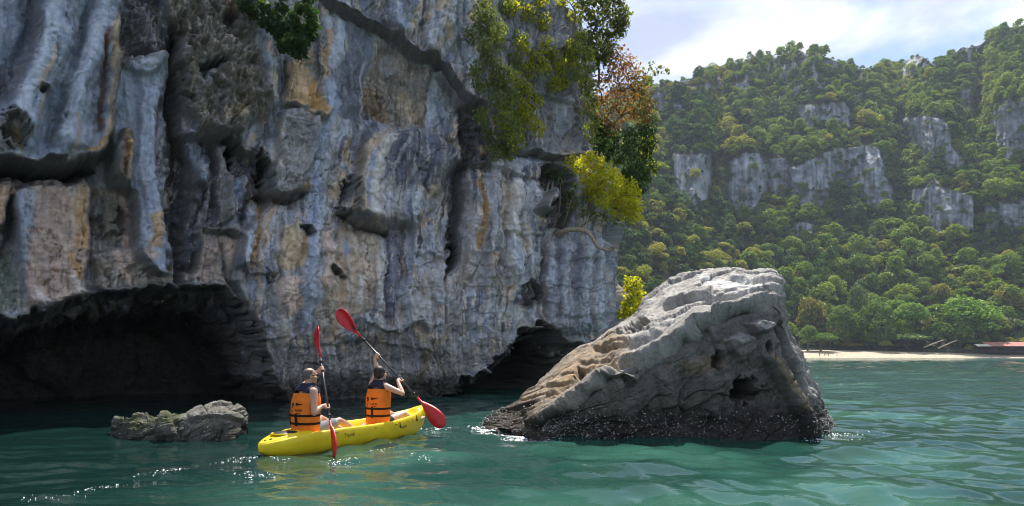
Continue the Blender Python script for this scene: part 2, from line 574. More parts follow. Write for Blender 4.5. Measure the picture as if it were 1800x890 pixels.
KINDS = [
    ('green', [(0.095, 0.165, 0.022), (0.16, 0.225, 0.03), (0.245, 0.285, 0.042)], '%s mid green forest tree %s'),
    ('dark', [(0.036, 0.08, 0.02), (0.062, 0.115, 0.026), (0.095, 0.15, 0.03)], '%s dark green forest tree %s'),
    ('olive', [(0.21, 0.245, 0.035), (0.28, 0.28, 0.04), (0.34, 0.29, 0.048)], '%s yellowish olive forest tree %s'),
]
KM = {k: leaf_mat('foliage_' + k, c, 0.3) for k, c, _ in KINDS}
crowns = {}
for k, _, _ in KINDS:
    for s in range(4):
        sd = 100 + s * 7 + len(k) * 31
        me = crown_mesh('crown_' + k, 1500, tree_lobes(sd, s), 0.050, sd, (.95, .55, .75, .7)[s])
        me.materials.append(KM[k])
        crowns[(k, s)] = me
trunks = [trunk_mesh('forest_trunk', 50 + s) for s in range(2)]
for t in trunks: t.materials.append(M['bark'])

# scatter on the slope by real area, with spacing
dA = np.linalg.norm(np.cross(Pm[1:, :-1] - Pm[:-1, :-1], Pm[:-1, 1:] - Pm[:-1, :-1]), axis=2)
bare = rockm[:-1, :-1]
wgt = (dA * (1 - 0.93 * bare)).ravel()
wgt[(U[:-1, :-1] > 2050).ravel()] = 0
pick = rng.choice(len(wgt), 34000, p=wgt / wgt.sum())
cells = {}
spots = []
for idx in pick:
    i, j = divmod(idx, nv - 1)
    f1, f2 = rng.random(2)
    p = Pm[i, j] * (1 - f1) * (1 - f2) + Pm[i + 1, j] * f1 * (1 - f2) + Pm[i, j + 1] * (1 - f1) * f2 + Pm[i + 1, j + 1] * f1 * f2
    sp = 3.9
    key = (int(p[0] // sp), int(p[1] // sp), int(p[2] // sp))
    ok = True
    for a in (-1, 0, 1):
        for b_ in (-1, 0, 1):
            for c in (-1, 0, 1):
                for q in cells.get((key[0] + a, key[1] + b_, key[2] + c), ()):
                    if (q[0] - p[0]) ** 2 + (q[1] - p[1]) ** 2 + (q[2] - p[2]) ** 2 < sp * sp:
                        ok = False
    if ok:
        cells.setdefault(key, []).append(p)
        u_ = U[i, j]; v_ = Vp[i, j]
        sc_ = 4.4 + 9.6 * rng.random() ** 1.9 * (0.72 if v_ < 200 else 1.0) * (1 + 0.25 * (v_ > 480))
        if bare[i, j] > 0.3: sc_ *= 0.5
        n_ = pn(np.array([u_ * 0.013]), np.array([v_ * 0.017]), 61)[0] + 0.5 * rng.normal()
        left = (u_ < 1330) * 0.35 + (v_ > 400) * (u_ < 1300) * 0.3
        kind = 'olive' if n_ + left > 0.85 else ('dark' if n_ - left + 0.25 * (u_ > 1500) < -0.25 else 'green')
        p = p.copy(); p[2] -= 0.22 * sc_
        spots.append((p, sc_, kind, u_, v_))
def shown(s):
    p, sc_, kind, u_, v_ = s
    vis = 1.0 if 1115 < u_ < 1815 else 0.0
    if u_ < 1400 and v_ > 560: vis = 0.0     # behind the sea rock
    return vis * sc_ / p[1]
spots.sort(key=shown, reverse=True)
TREE_INFO = {k: l for k, _, l in KINDS}
def where_on_slope(u_, v_):
    col = 0 if u_ < 1270 else 1 if u_ < 1420 else 2 if u_ < 1560 else 3 if u_ < 1690 else 4
    if v_ > 520: return ('behind the yellow bush in the gap', 'just over the sea rock top', 'right behind the left beach trees', 'right behind the dome shaped beach tree', 'right behind the red roofed hut')[col]
    if v_ > 440: return ('low on the slope beside the cliff corner', 'on the low slope above the sea rock', 'on the low slope above the left beach trees', 'on the low slope above the dome shaped tree', 'on the low slope above the red roof')[col]
    if v_ > 375: return ('below the leftmost small crag', 'below the left end of the broad crag', 'below the right end of the broad crag', 'below the lower right crag', 'beneath the rightmost low crag')[col]
    if v_ > 265: return ('beside the leftmost small crag', 'around the left part of the broad crag', 'around the right part of the broad crag', 'between the two right hand crags', 'beside the crag at the right photo edge')[col]
    return ('high near the skyline beside the rust coloured tree', 'high under the round rocky summit', 'high in the saddle right of the summit', 'high below the two skyline knobs', 'high on the right skyline slope')[col]
for n_, (p, sc_, kind, u_, v_) in enumerate(spots[:295]):
    me = crowns[(kind, n_ % 4)]
    nm = 'forest_tree'
    t = empty(nm, (p[0], p[1], p[2]), rng.random() * 6.28)
    t.scale = (sc_, sc_, sc_ * (0.85 + 0.3 * rng.random()))
    lb = TREE_INFO[kind] % (('large' if sc_ > 7.6 else 'small'), where_on_slope(u_, v_))
    tag(t, lb, 'tree', 'hillside forest: ' + lb)
    c = link('crown', me, None, t); c['kind'] = 'stuff'
    link('trunk', trunks[n_ % 2], None, t)
rest = spots[295:]

# the rest of the forest: one mass, crowns set on points by geometry nodes
def forest_mass(name, pts, meshes, label):
    pm = bpy.data.meshes.new(name)
    n = len(pts)
    pm.vertices.add(n)
    pm.vertices.foreach_set('co', np.array([s[0] for s in pts], dtype=np.float32).ravel())
    a = pm.attributes.new('size', 'FLOAT', 'POINT'); a.data.foreach_set('value', np.array([s[1] for s in pts], dtype=np.float32))
    a = pm.attributes.new('turn', 'FLOAT', 'POINT'); a.data.foreach_set('value', (rng.random(n) * 6.28).astype(np.float32))
    a = pm.attributes.new('pick', 'INT', 'POINT'); a.data.foreach_set('value', np.array([s[2] for s in pts], dtype=np.int32))
    o = link(name, pm)
    coll = bpy.data.collections.new(name + '_crowns')
    for i, m_ in enumerate(meshes):
        coll.objects.link(bpy.data.objects.new('%02d_crown' % i, m_))
    ng = bpy.data.node_groups.new(name, 'GeometryNodeTree')
    ng.interface.new_socket('Geometry', in_out='INPUT', socket_type='NodeSocketGeometry')
    ng.interface.new_socket('Geometry', in_out='OUTPUT', socket_type='NodeSocketGeometry')
    gi = ng.nodes.new('NodeGroupInput'); go = ng.nodes.new('NodeGroupOutput')
    ci = ng.nodes.new('GeometryNodeCollectionInfo'); ci.inputs['Collection'].default_value = coll
    ci.inputs['Separate Children'].default_value = True; ci.inputs['Reset Children'].default_value = True
    iop = ng.nodes.new('GeometryNodeInstanceOnPoints')
    iop.inputs['Pick Instance'].default_value = True
    def na(nm, ty):
        q = ng.nodes.new('GeometryNodeInputNamedAttribute'); q.data_type = ty; q.inputs['Name'].default_value = nm
        return q
    sz, tn, pk = na('size', 'FLOAT'), na('turn', 'FLOAT'), na('pick', 'INT')
    cx = ng.nodes.new('ShaderNodeCombineXYZ')
    ng.links.new(tn.outputs['Attribute'], cx.inputs['Z'])
    e2r = ng.nodes.new('FunctionNodeEulerToRotation')
    ng.links.new(cx.outputs[0], e2r.inputs[0])
    ng.links.new(gi.outputs[0], iop.inputs['Points'])
    ng.links.new(ci.outputs[0], iop.inputs['Instance'])
    ng.links.new(pk.outputs['Attribute'], iop.inputs['Instance Index'])
    ng.links.new(e2r.outputs[0], iop.inputs['Rotation'])
    ng.links.new(sz.outputs['Attribute'], iop.inputs['Scale'])
    ng.links.new(iop.outputs[0], go.inputs[0])
    md = o.modifiers.new('crowns', 'NODES'); md.node_group = ng
    tag(o, label, 'forest', kind='stuff')
    return o
kidx = {k: i for i, (k, _, _) in enumerate(KINDS)}
meshes = [crowns[(k, s)] for k, _, _ in KINDS for s in range(4)]
forest_mass('forest', [(p, sc_, kidx[k] * 4 + int(rng.integers(4))) for (p, sc_, k, _, _) in rest], meshes,
            'green and olive forest canopy covering the upper mountain slopes')

# ================================================================== SHORE
nb = 260
xb = np.linspace(60, 420, nb)
prof = [(-30, -1.0), (0, -0.06), (5, 0.8), (12, 2.0), (22, 2.9), (46, 4.2)]
ys = 276 + 3.0 * np.sin(xb * 0.035) + 0.6 * pn(xb * 0.05, xb * 0, 71) + np.where(xb < 130, -(130 - xb) * 0.02, 0)
Vb = np.stack([np.stack([xb, ys + p[0], np.full(nb, p[1]) + (0.05 * pn(xb * 0.2, np.full(nb, p[0]), 72) if p[0] > 3 else 0)], -1) for p in prof], 1)
mb_sand = simple('pale_sand', (0.45, 0.37, 0.27), 0.9, 0.2, 0.14, 0.6, 0.3, 2.0)
beach = link('beach', np_mesh('beach', Vb, grid_faces(nb, len(prof))[:, ::-1]), mb_sand)
tag(beach, kind='structure')

def shore_tree(px, base_py, top_py, width_px, Y, mat, label, cat='tree', name='shore_tree', lobes=None, leaf=0.042, n=2600, flat=0.8, trunk_h=0.5, group=None, seed=1):
    Y = Y + 8
    b = at(px, base_py, Y)
    h = (base_py - top_py) / F * Y
    wd = width_px / F * Y
    t = empty(name, (b.x, b.y, 1.6 if b.z < 1.6 else b.z), seed * 1.7)
    t.scale = (wd, wd, h)
    tag(t, label, cat, group)
    me = crown_mesh('crown', n, lobes or rand_lobes(seed, 16), leaf, seed, flat)
    c = link('crown', me, mat, t); c['kind'] = 'stuff'
    link('trunk', trunk_mesh('trunk', seed, trunk_h, 0.025), M['bark'], t)
    return t
G_bright = leaf_mat('leaf_bright_green', [(0.11, 0.21, 0.03), (0.15, 0.26, 0.04), (0.19, 0.28, 0.05)], 0.35, by_object=False)
G_mid = leaf_mat('leaf_mid_green', [(0.07, 0.135, 0.025), (0.11, 0.18, 0.035), (0.16, 0.21, 0.05)], 0.35, by_object=False)
G_deep = leaf_mat('leaf_deep_green', [(0.03, 0.07, 0.02), (0.05, 0.10, 0.03), (0.08, 0.13, 0.035)], 0.3, by_object=False)
G_grey = leaf_mat('leaf_greyish_green', [(0.07, 0.11, 0.045), (0.11, 0.15, 0.065), (0.15, 0.18, 0.09)], 0.3, by_object=False)
G_olive = leaf_mat('leaf_olive', [(0.14, 0.15, 0.03), (0.2, 0.19, 0.04), (0.25, 0.2, 0.045)], 0.35, by_object=False)
G_lime = leaf_mat('leaf_lime', [(0.2, 0.25, 0.03), (0.26, 0.29, 0.045), (0.3, 0.28, 0.05)], 0.4, by_object=False)
dome = [(0, 0, 0.52, 0.42)] + [(0.22 * math.cos(a), 0.22 * math.sin(a), 0.5, 0.26) for a in (0, 1.05, 2.1, 3.15, 4.2, 5.25)] + [(0.1, 0, .66, .26), (-.1, .05, .64, .27)]
low = [(0.3 * math.cos(a) * f, 0.3 * math.sin(a) * f, 0.4 + 0.16 * (1 - f), 0.24) for a in (0, .9, 1.8, 2.7, 3.6, 4.5, 5.4) for f in (1, .5)]
shore_tree(1600, 588, 524, 64, 292, G_bright, 'dense bright green dome shaped tree behind the beach', lobes=dome, n=5200, leaf=0.034, seed=3)
shore_tree(1707, 606, 512, 108, 288, G_bright, 'largest bright green spreading tree on the beach left of the red roof', n=5600, leaf=0.032, seed=4)
shore_tree(1538, 610, 516, 74, 290, G_mid, 'tall light green leafy tree just left of the dome shaped tree', n=4200, leaf=0.034, seed=5)
shore_tree(1487, 606, 530, 64, 292, G_mid, 'mid green leafy tree left of the tall light green tree on the beach', n=3600, leaf=0.036, seed=6)
shore_tree(1443, 614, 566, 52, 283, G_mid, 'low spreading green tree over the bathers at the left end of the beach', lobes=low, n=3000, seed=7, flat=0.45, trunk_h=0.4)
shore_tree(1596, 614, 567, 72, 286, G_mid, 'low layered green tree in front of the dome shaped tree', lobes=low, n=3600, seed=8, flat=0.45, trunk_h=0.4)
shore_tree(1512, 600, 490, 60, 304, G_grey, 'tall greyish green tree standing behind the beach trees', n=3800, leaf=0.036, seed=9)
shore_tree(1424, 612, 512, 60, 306, G_olive, 'yellow tinged tree just right of the sea rock', n=3600, seed=10)
shore_tree(1420, 616, 568, 44, 284, G_mid, 'light green shrubby tree beside the sea rock edge', n=2600, seed=11)
shore_tree(1557, 615, 596, 22, 282, G_lime, 'small lime yellow bush on the sand under the green trees', 'bush', 'shore_bush', lobes=dome, n=1500, leaf=0.06, seed=12)
shore_tree(1638, 608, 552, 48, 296, G_olive, 'olive tree between the dome shaped tree and the largest beach tree', n=3000, seed=13)
shore_tree(1770, 608, 556, 66, 292, G_grey, 'greyish green shrubby tree right of the largest beach tree', n=3600, seed=14)
shore_tree(1752, 606, 583, 30, 284, G_mid, 'small rounded green tree in front of the red roof', lobes=dome, n=1800, leaf=0.05, seed=15)
shore_tree(1800, 612, 580, 44, 285, G_lime, 'light green tree overhanging the red roof at the photo edge', n=2400, seed=16, lobes=low, flat=.5)
shore_tree(1770, 590, 497, 76, 306, G_olive, 'big olive tree on the rise above the red roof', n=4200, seed=17)
shore_tree(1652, 590, 494, 60, 312, G_olive, 'olive tree with yellow top on the rise between the two bright trees', n=3600, seed=18)
shore_tree(1660, 614, 592, 40, 293, G_deep, 'dark bush under the largest beach tree', 'bush', 'shore_bush', lobes=dome, n=1500, leaf=0.06, seed=19)
shore_tree(1700, 612, 586, 60, 286, G_mid, 'low green bush around the trunk of the largest beach tree', 'bush', 'shore_bush', lobes=low, n=2400, leaf=0.05, seed=20, flat=.55)
for q, (px, w_) in enumerate(((1497, 36), (1527, 28), (1578, 40), (1622, 34))):
    shore_tree(px, 613, 599, w_, 289, G_deep if q % 2 else G_olive,
               ['low olive scrub behind the sand under the left beach trees', 'dark scrub at the foot of the tall light green tree',
                'brownish olive scrub right of the lime yellow bush', 'dark low scrub below the two leaning poles'][q],
               'bush', 'shore_bush', lobes=low, n=1100, leaf=0.06, seed=30 + q)

# beach hut with long red roof
hut_mat = simple('dark_timber', (0.05, 0.04, 0.035), 0.8, 0.2)
roof_mat = simple('red_sheet_roof', (0.46, 0.19, 0.14), 0.7, 0.3, 0.2, 0.6)
pale_mat = simple('pale_canvas', (0.7, 0.64, 0.5), 0.8, 0.2, 0.1, 1)
hx0, hx1, hy = at(1738, 616, 283).x, at(1835, 616, 283).x, 283
hut = empty('beach_hut', (hx0, hy, 2.75))
tag(hut, 'long open sided beach hut with a red roof', 'hut')
b = MB()
LX = hx1 - hx0
b.add([(-0.8, -1.2, 1.75), (LX, -1.2, 1.75), (LX, 3.2, 3.5), (-0.8, 3.2, 3.5), (-0.8, -1.2, 1.87), (LX, -1.2, 1.87), (LX, 3.2, 3.62), (-0.8, 3.2, 3.62)],
      [(0, 3, 2, 1), (4, 5, 6, 7), (0, 1, 5, 4), (1, 2, 6, 5), (2, 3, 7, 6), (3, 0, 4, 7)])
b.add([(-0.8, 3.21, 3.5), (LX, 3.21, 3.5), (LX, 7.6, 1.8), (-0.8, 7.6, 1.8), (-0.8, 3.21, 3.62), (LX, 3.21, 3.62), (LX, 7.6, 1.92), (-0.8, 7.6, 1.92)],
      [(0, 3, 2, 1), (4, 5, 6, 7), (0, 1, 5, 4), (1, 2, 6, 5), (2, 3, 7, 6), (3, 0, 4, 7)])
b.build('roof', roof_mat, hut, False)
b = MB(); b.box((-0.3, 0.5, -0.9), (LX - 0.2, 6.8, 0.25)); b.build('floor_deck', hut_mat, hut, False)
b = MB(); b.box((-0.3, 6.6, 0.26), (LX - 0.2, 6.8, 1.8)); b.build('wall', hut_mat, hut, False)
b = MB(); b.box((-0.3, -0.9, 0.55), (LX - 0.2, -0.82, 0.85)); b.build('railing', hut_mat, hut, False)
for k in range(7):
    b = MB(); b.box((k * LX / 6.5, -0.8, -0.9), (k * LX / 6.5 + 0.16, -0.64, 1.76)); b.build('post', hut_mat, hut, False)
q = at(1728, 612, 282)
aw = empty('awning', (q.x, q.y, 2.5))
tag(aw, 'small pale canvas awning left of the red roofed hut', 'awning')
b = MB(); b.add([(-2.8, -1.2, 2.0), (2.8, -1.2, 2.0), (2.8, 1.5, 2.9), (-2.8, 1.5, 2.9), (-2.8, -1.2, 2.06), (2.8, -1.2, 2.06), (2.8, 1.5, 2.96), (-2.8, 1.5, 2.96)],
                [(0, 3, 2, 1), (4, 5, 6, 7), (0, 1, 5, 4), (1, 2, 6, 5), (2, 3, 7, 6), (3, 0, 4, 7)])
b.build('canopy', pale_mat, aw, False)
for sx in (-2.7, 2.6):
    for sy, zz in ((-1.1, 2.0), (1.3, 2.8)):
        b = MB(); b.box((sx, sy, -0.4), (sx + .1, sy + .1, zz)); b.build('post', hut_mat, aw, False)
# leaning poles and driftwood
for (a, b0, lab) in (((1637, 606), (1659, 598), 'pale bare trunk leaning left of the other leaning trunk behind the beach'),
                     ((1662, 607), (1684, 598), 'pale bare trunk leaning close to the largest beach tree')):
    mbp = MB(); p0 = at(a[0], a[1], 285); p1 = at(b0[0], b0[1], 285.6)
    d = (p1 - p0)
    mbp.tube([p0 - d * 0.6, p0, p0 + d * 0.5 + Vector((0, 0, .1)), p1], [.30, .28, .22, .16], 8)
    mbp.tube([p0 + d * .8, p0 + d * .8 + Vector((.1, 0, .9))], [.14, .08], 6)
    tag(mbp.build('leaning_trunk', M['wood_pale']), lab, 'dead trunk')
for (a, b0, lab) in (((1572, 617), (1594, 616), 'weathered driftwood log on the sand below the lime bush'), ((1622, 622), (1654, 622), 'long thin driftwood log lying in the middle of the open sand')):
    mbp = MB(); p0 = at(a[0], a[1], 283); p1 = at(b0[0], b0[1], 283)
    p0.z = p1.z = 1.2 if lab[0] == 'l' else 1.75
    mbp.tube([p0, p0.lerp(p1, .5) + Vector((0, .2, .08)), p1], [.24, .2, .12], 7)
    tag(mbp.build('driftwood_log', M['wood_pale']), lab, 'log')
# ================================================================== WATER
rr = [0.6]
while rr[-1] < 60: rr.append(rr[-1] * 1.0046)
while rr[-1] < 1000: rr.append(rr[-1] * 1.02)
rr = np.array(rr)
th = np.concatenate([np.linspace(-180, -48, 36, endpoint=False), np.linspace(-48, 44, 500, endpoint=False), np.linspace(44, 180, 36, endpoint=False)]) * math.pi / 180
Rg = np.repeat(rr[:, None], len(th), 1); Tg = np.repeat(th[None, :], len(rr), 0)
Xw = Rg * np.sin(Tg); Yw = Rg * np.cos(Tg)
H = np.zeros(Xw.shape)
wr = np.random.default_rng(31)
calm = 0.5 + 0.5 * sstep(-4.0, 2.0, Xw + 0.12 * Yw) + 0.12 * sstep(0.5, 4.0, Xw)            # sheltered water under the cliff
dxw = Xw + 0.25 * pn(Xw * 0.5, Yw * 0.5, 81); dyw = Yw + 0.25 * pn(Xw * 0.5, Yw * 0.5, 82)
for k in range(54):
    lam = 0.22 * (6.0 / 0.22) ** (k / 53.0)
    a = math.radians(wr.normal(205, 38))
    kx, ky = math.sin(a) * 2 * math.pi / lam, math.cos(a) * 2 * math.pi / lam
    amp = 0.0112 * lam * min(1, lam / .5) ** .8 if lam < 1.2 else 0.0112 * 1.2 * (lam / 1.3) ** 0.1
    lod = sstep(0.30, 0.12, Rg * 0.0048 / lam) if True else 1
    env = 0.6 + 0.5 * pn(Xw * 0.22 + k, Yw * 0.22, 83 + k)
    H += amp * env * lod * np.sin(dxw * kx + dyw * ky + wr.random() * 6.28)
H += 0.012 * fbm(Xw * 0.8, Yw * 1.3, 3, 85)
H *= calm
# wash around the rock's left toe and the bow
H += 0.05 * np.exp(-(((Xw + 0.4) / 0.8) ** 2 + ((Yw - 12.5) / 0.5) ** 2)) * np.maximum(0, fbm(Xw * 3, Yw * 3, 3, 87))
H *= sstep(220, 120, Rg)
Vw3 = np.stack([Xw, Yw, H], -1)
fw = grid_faces(len(rr), len(th), wrap=True)
Vw3 = np.concatenate([Vw3.reshape(-1, 3), np.array([[0, 0, 0]])])
cliff_shade = np.array([0.006, 0.024, 0.021]); mid_ = np.array([0.012, 0.050, 0.038]); milky = np.array([0.036, 0.112, 0.082])
k_ = sstep(-4.6, 0.2, Xw + 0.10 * (Yw - 8) + .8 * pn(Xw * .4, Yw * .4, 91)) + 0.0 * Yw  # the cliff's shade painted in: water colour darkens to the left
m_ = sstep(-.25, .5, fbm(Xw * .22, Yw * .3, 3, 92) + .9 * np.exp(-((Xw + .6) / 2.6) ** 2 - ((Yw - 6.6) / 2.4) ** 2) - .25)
wc = cliff_shade + (mid_ - cliff_shade) * k_[..., None]
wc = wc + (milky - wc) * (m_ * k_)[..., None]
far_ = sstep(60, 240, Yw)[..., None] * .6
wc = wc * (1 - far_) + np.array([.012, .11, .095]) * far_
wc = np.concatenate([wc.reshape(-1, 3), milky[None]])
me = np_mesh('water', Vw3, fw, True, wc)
ca = me.attributes.new('chop', 'FLOAT', 'POINT')
ch = 0.07 + 0.93 * sstep(14, 34, Yw) * sstep(-3, 3, Xw)
ca.data.foreach_set('value', np.append(ch.ravel(), 0).astype(np.float32))
bmw = None
wm, N_, L_, b_ = new_mat('sea_water')
t_ = N_.new('ShaderNodeTexCoord')
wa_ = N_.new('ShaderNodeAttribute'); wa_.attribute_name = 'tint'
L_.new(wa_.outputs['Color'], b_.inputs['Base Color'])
b_.inputs['Roughness'].default_value = 0.025
b_.inputs['IOR'].default_value = 1.333
n2_ = N_.new('ShaderNodeTexNoise'); n2_.inputs['Scale'].default_value = 3.2; n2_.inputs['Detail'].default_value = 5; n2_.inputs['Roughness'].default_value = 0.55
mp_ = N_.new('ShaderNodeMapping'); mp_.inputs['Scale'].default_value = (0.75, 1.5, 1)
L_.new(t_.outputs['Object'], mp_.inputs[0]); L_.new(mp_.outputs[0], n2_.inputs['Vector'])
n3_ = N_.new('ShaderNodeTexNoise'); n3_.inputs['Scale'].default_value = 9.0; n3_.inputs['Detail'].default_value = 3
L_.new(mp_.outputs[0], n3_.inputs['Vector'])
bf_ = N_.new('ShaderNodeBump'); bf_.inputs['Strength'].default_value = 0.22; bf_.inputs['Distance'].default_value = 0.014
L_.new(n3_.outputs['Fac'], bf_.inputs['Height'])
bp_ = N_.new('ShaderNodeBump'); L_.new(bf_.outputs[0], bp_.inputs['Normal']); bp_.inputs['Strength'].default_value = 1.0; bp_.inputs['Distance'].default_value = 0.14
ch_ = N_.new('ShaderNodeMath'); ch_.operation = 'MULTIPLY'
ca_ = N_.new('ShaderNodeAttribute'); ca_.attribute_name = 'chop'
L_.new(n2_.outputs['Fac'], ch_.inputs[0]); L_.new(ca_.outputs['Fac'], ch_.inputs[1])
L_.new(ch_.outputs[0], bp_.inputs['Height']); L_.new(bp_.outputs[0], b_.inputs['Normal'])
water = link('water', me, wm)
tag(water, kind='structure')

# ================================================================== CLIFF
plan = np.array([(-26, 3), (-20, 8), (-16, 12.2), (-11.6, 16.0), (-9.2, 17.9), (-7.0, 19.5), (-4.5, 20.9), (-2.2, 21.8), (0.0, 22.5), (2.0, 23.2), (3.1, 23.8), (3.9, 25.0), (4.45, 27.2), (4.6, 31), (4.3, 38), (1, 46), (-8, 52)], float)
def smooth_curve(P, n):
    # Catmull-Rom
    Q = np.concatenate([[2 * P[0] - P[1]], P, [2 * P[-1] - P[-2]]])
    out = []
    for i in range(len(P) - 1):
        p0, p1, p2, p3 = Q[i:i + 4]
        t = np.linspace(0, 1, n, endpoint=False)[:, None]
        out.append(0.5 * ((2 * p1) + (-p0 + p2) * t + (2 * p0 - 5 * p1 + 4 * p2 - p3) * t ** 2 + (-p0 + 3 * p1 - 3 * p2 + p3) * t ** 3))
    out.append(P[-1:])
    return np.concatenate(out)
C0 = smooth_curve(plan, 60)
sl = np.concatenate([[0], np.cumsum(np.linalg.norm(np.diff(C0, axis=0), axis=1))])
# columns of the mesh: dense where the photograph looks
pxl = (C0[:, 0] / C0[:, 1]) * F + 900
dens = np.where((pxl > -60) & (C0[:, 1] < 30) & (C0[:, 1] > 14), 1.0, 0.12)
cum = np.concatenate([[0], np.cumsum(np.diff(sl) * 0.5 * (dens[1:] + dens[:-1]))])
ns = 900
ss = np.interp(np.linspace(0, cum[-1], ns), cum, sl)
Cx = np.interp(ss, sl, C0[:, 0]); Cy = np.interp(ss, sl, C0[:, 1])
tx = np.gradient(Cx, ss); ty = np.gradient(Cy, ss)
tl = np.hypot(tx, ty)
kx = np.ones(9) / 9
nx_ = np.convolve(np.pad(ty / tl, 4, 'edge'), kx, 'valid'); ny_ = np.convolve(np.pad(-tx / tl, 4, 'edge'), kx, 'valid')
nz = 590
zz = np.concatenate([np.linspace(-1.2, 13.2, nz - 40), np.linspace(13.25, 15.5, 40)])
SX = np.repeat(Cx[:, None], nz, 1); SY = np.repeat(Cy[:, None], nz, 1); SZ = np.repeat(zz[None, :], ns, 0)
NX = np.repeat(nx_[:, None], nz, 1); NY = np.repeat(ny_[:, None], nz, 1)
Sg = np.repeat(ss[:, None], nz, 1)
# upper right of the crag stands further left than its foot
rightw = sstep(-1.5, 3.0, SX)
SX = SX - rightw * (1.35 * sstep(7.2, 8.0, SZ) + 0.25 * sstep(9, 12, SZ))
SY = SY + rightw * 0.5 * sstep(7.2, 8.2, SZ)
# broad shape
macro = 0.35 * fbm(Sg * 0.22, SZ * 0.16, 3, 101) + 0.22 * sstep(6, 12, SZ)
macro += 0.5 * np.exp(-((SZ - 3.2) / 2.0) ** 2) * sstep(-8, -6, SX) * sstep(2, -1, SX)
macro -= 0.45 * sstep(0.9, 0.0, SZ)
def pix(d):
    x = SX + NX * d; y = SY + NY * d
    y = np.maximum(y, 1.0)
    return 900 + F * x / y, HOR - F * (SZ - CZ) / y
d = macro.copy()
U, Vv = pix(d)
wu = 5.5 * fbm(U * 0.022, Vv * 0.016, 3, 111) + 2.2 * fbm(U * 0.1, Vv * 0.08, 2, 112)
wv = 5.0 * fbm(U * 0.020, Vv * 0.022, 3, 113) + 2.2 * fbm(U * 0.1, Vv * 0.1, 2, 114)
front = (SY < 30)
U = np.where(front, U, 5000.0)
Uw, Vw = U + wu, Vv + wv
UF, VF = Uw.ravel(), Vw.ravel()
dF = d.ravel().copy()
smooth_mask = np.zeros(UF.shape); rough_mask = np.zeros(UF.shape)

def box(pts, pad):
    xs = [p[0] for p in pts]; ys_ = [p[1] for p in pts]
    return np.nonzero((UF > min(xs) - pad) & (UF < max(xs) + pad) & (VF > min(ys_) - pad) & (VF < max(ys_) + pad))[0]
def ridge(pts, wd, h, taper=True):
    i = box(pts, wd * 2.6)
    ds, _, t = pl_dist(UF[i], VF[i], pts)
    e = np.sqrt(np.clip(1 - (ds / (1.55 * wd)) ** 2, 0, 1)) if h > 0 else np.exp(-np.abs(ds) / (.75 * wd))
    if taper: e *= sstep(-0.02, 0.12, t) * sstep(1.02, 0.88, t) * 0.85 + 0.15
    dF[i] += h * e
def ledge(pts, h, dec, under=0.0, udec=10, edge=2.2):
    pad = max(dec * 3, udec * 3)
    i = box(pts, pad)
    ds, sd, t = pl_dist(UF[i], VF[i], pts)
    end = sstep(0.0, 0.08, t) * sstep(1.0, 0.92, t)
    s = np.sign(sd) * ds
    up = np.exp(-np.maximum(-s, 0) / dec) * sstep(edge, -edge, s)
    dn = np.exp(-np.maximum(s, 0) / udec) * sstep(-edge, edge, s)
    dF[i] += (h * up - under * dn) * end
def plate(pts, h, soft=10, sm=0, ro=0, power=1.0):
    i = box(pts, 6)
    s = poly_sd(UF[i], VF[i], pts)
    e = sstep(-1.0, soft * .6, s)
    dF[i] += h * (np.sqrt(np.clip(e, 0, 1)) if power < 1 else e)
    if sm: smooth_mask[i] = np.maximum(smooth_mask[i], sm * sstep(-1, 6, s))
    if ro: rough_mask[i] = np.maximum(rough_mask[i], ro * sstep(-4, 10, s))
def cave(pts, dep, soft):
    i = box(pts, 6)
    s = poly_sd(UF[i], VF[i], pts)
    dF[i] -= dep * (.26 * sstep(-1.5, 5, s) + .74 * sstep(2, soft, s))
    rough_mask[i] = np.maximum(rough_mask[i], sstep(0, 12, s))
def pit(c, rx, ry, dep, rot=0):
    i = box([(c[0] - max(rx, ry) * 1.8, c[1] - max(rx, ry) * 1.8), (c[0] + max(rx, ry) * 1.8, c[1] + max(rx, ry) * 1.8)], 2)
    a = math.radians(rot)
    x = UF[i] - c[0]; y = VF[i] - c[1]
    q = np.hypot((x * math.cos(a) + y * math.sin(a)) / rx, (-x * math.sin(a) + y * math.cos(a)) / ry)
    q = q * (1 + .45 * fbm(UF[i] * .09, VF[i] * .09, 3, 177))
    dF[i] -= dep * sstep(1.12, 0.8, q)

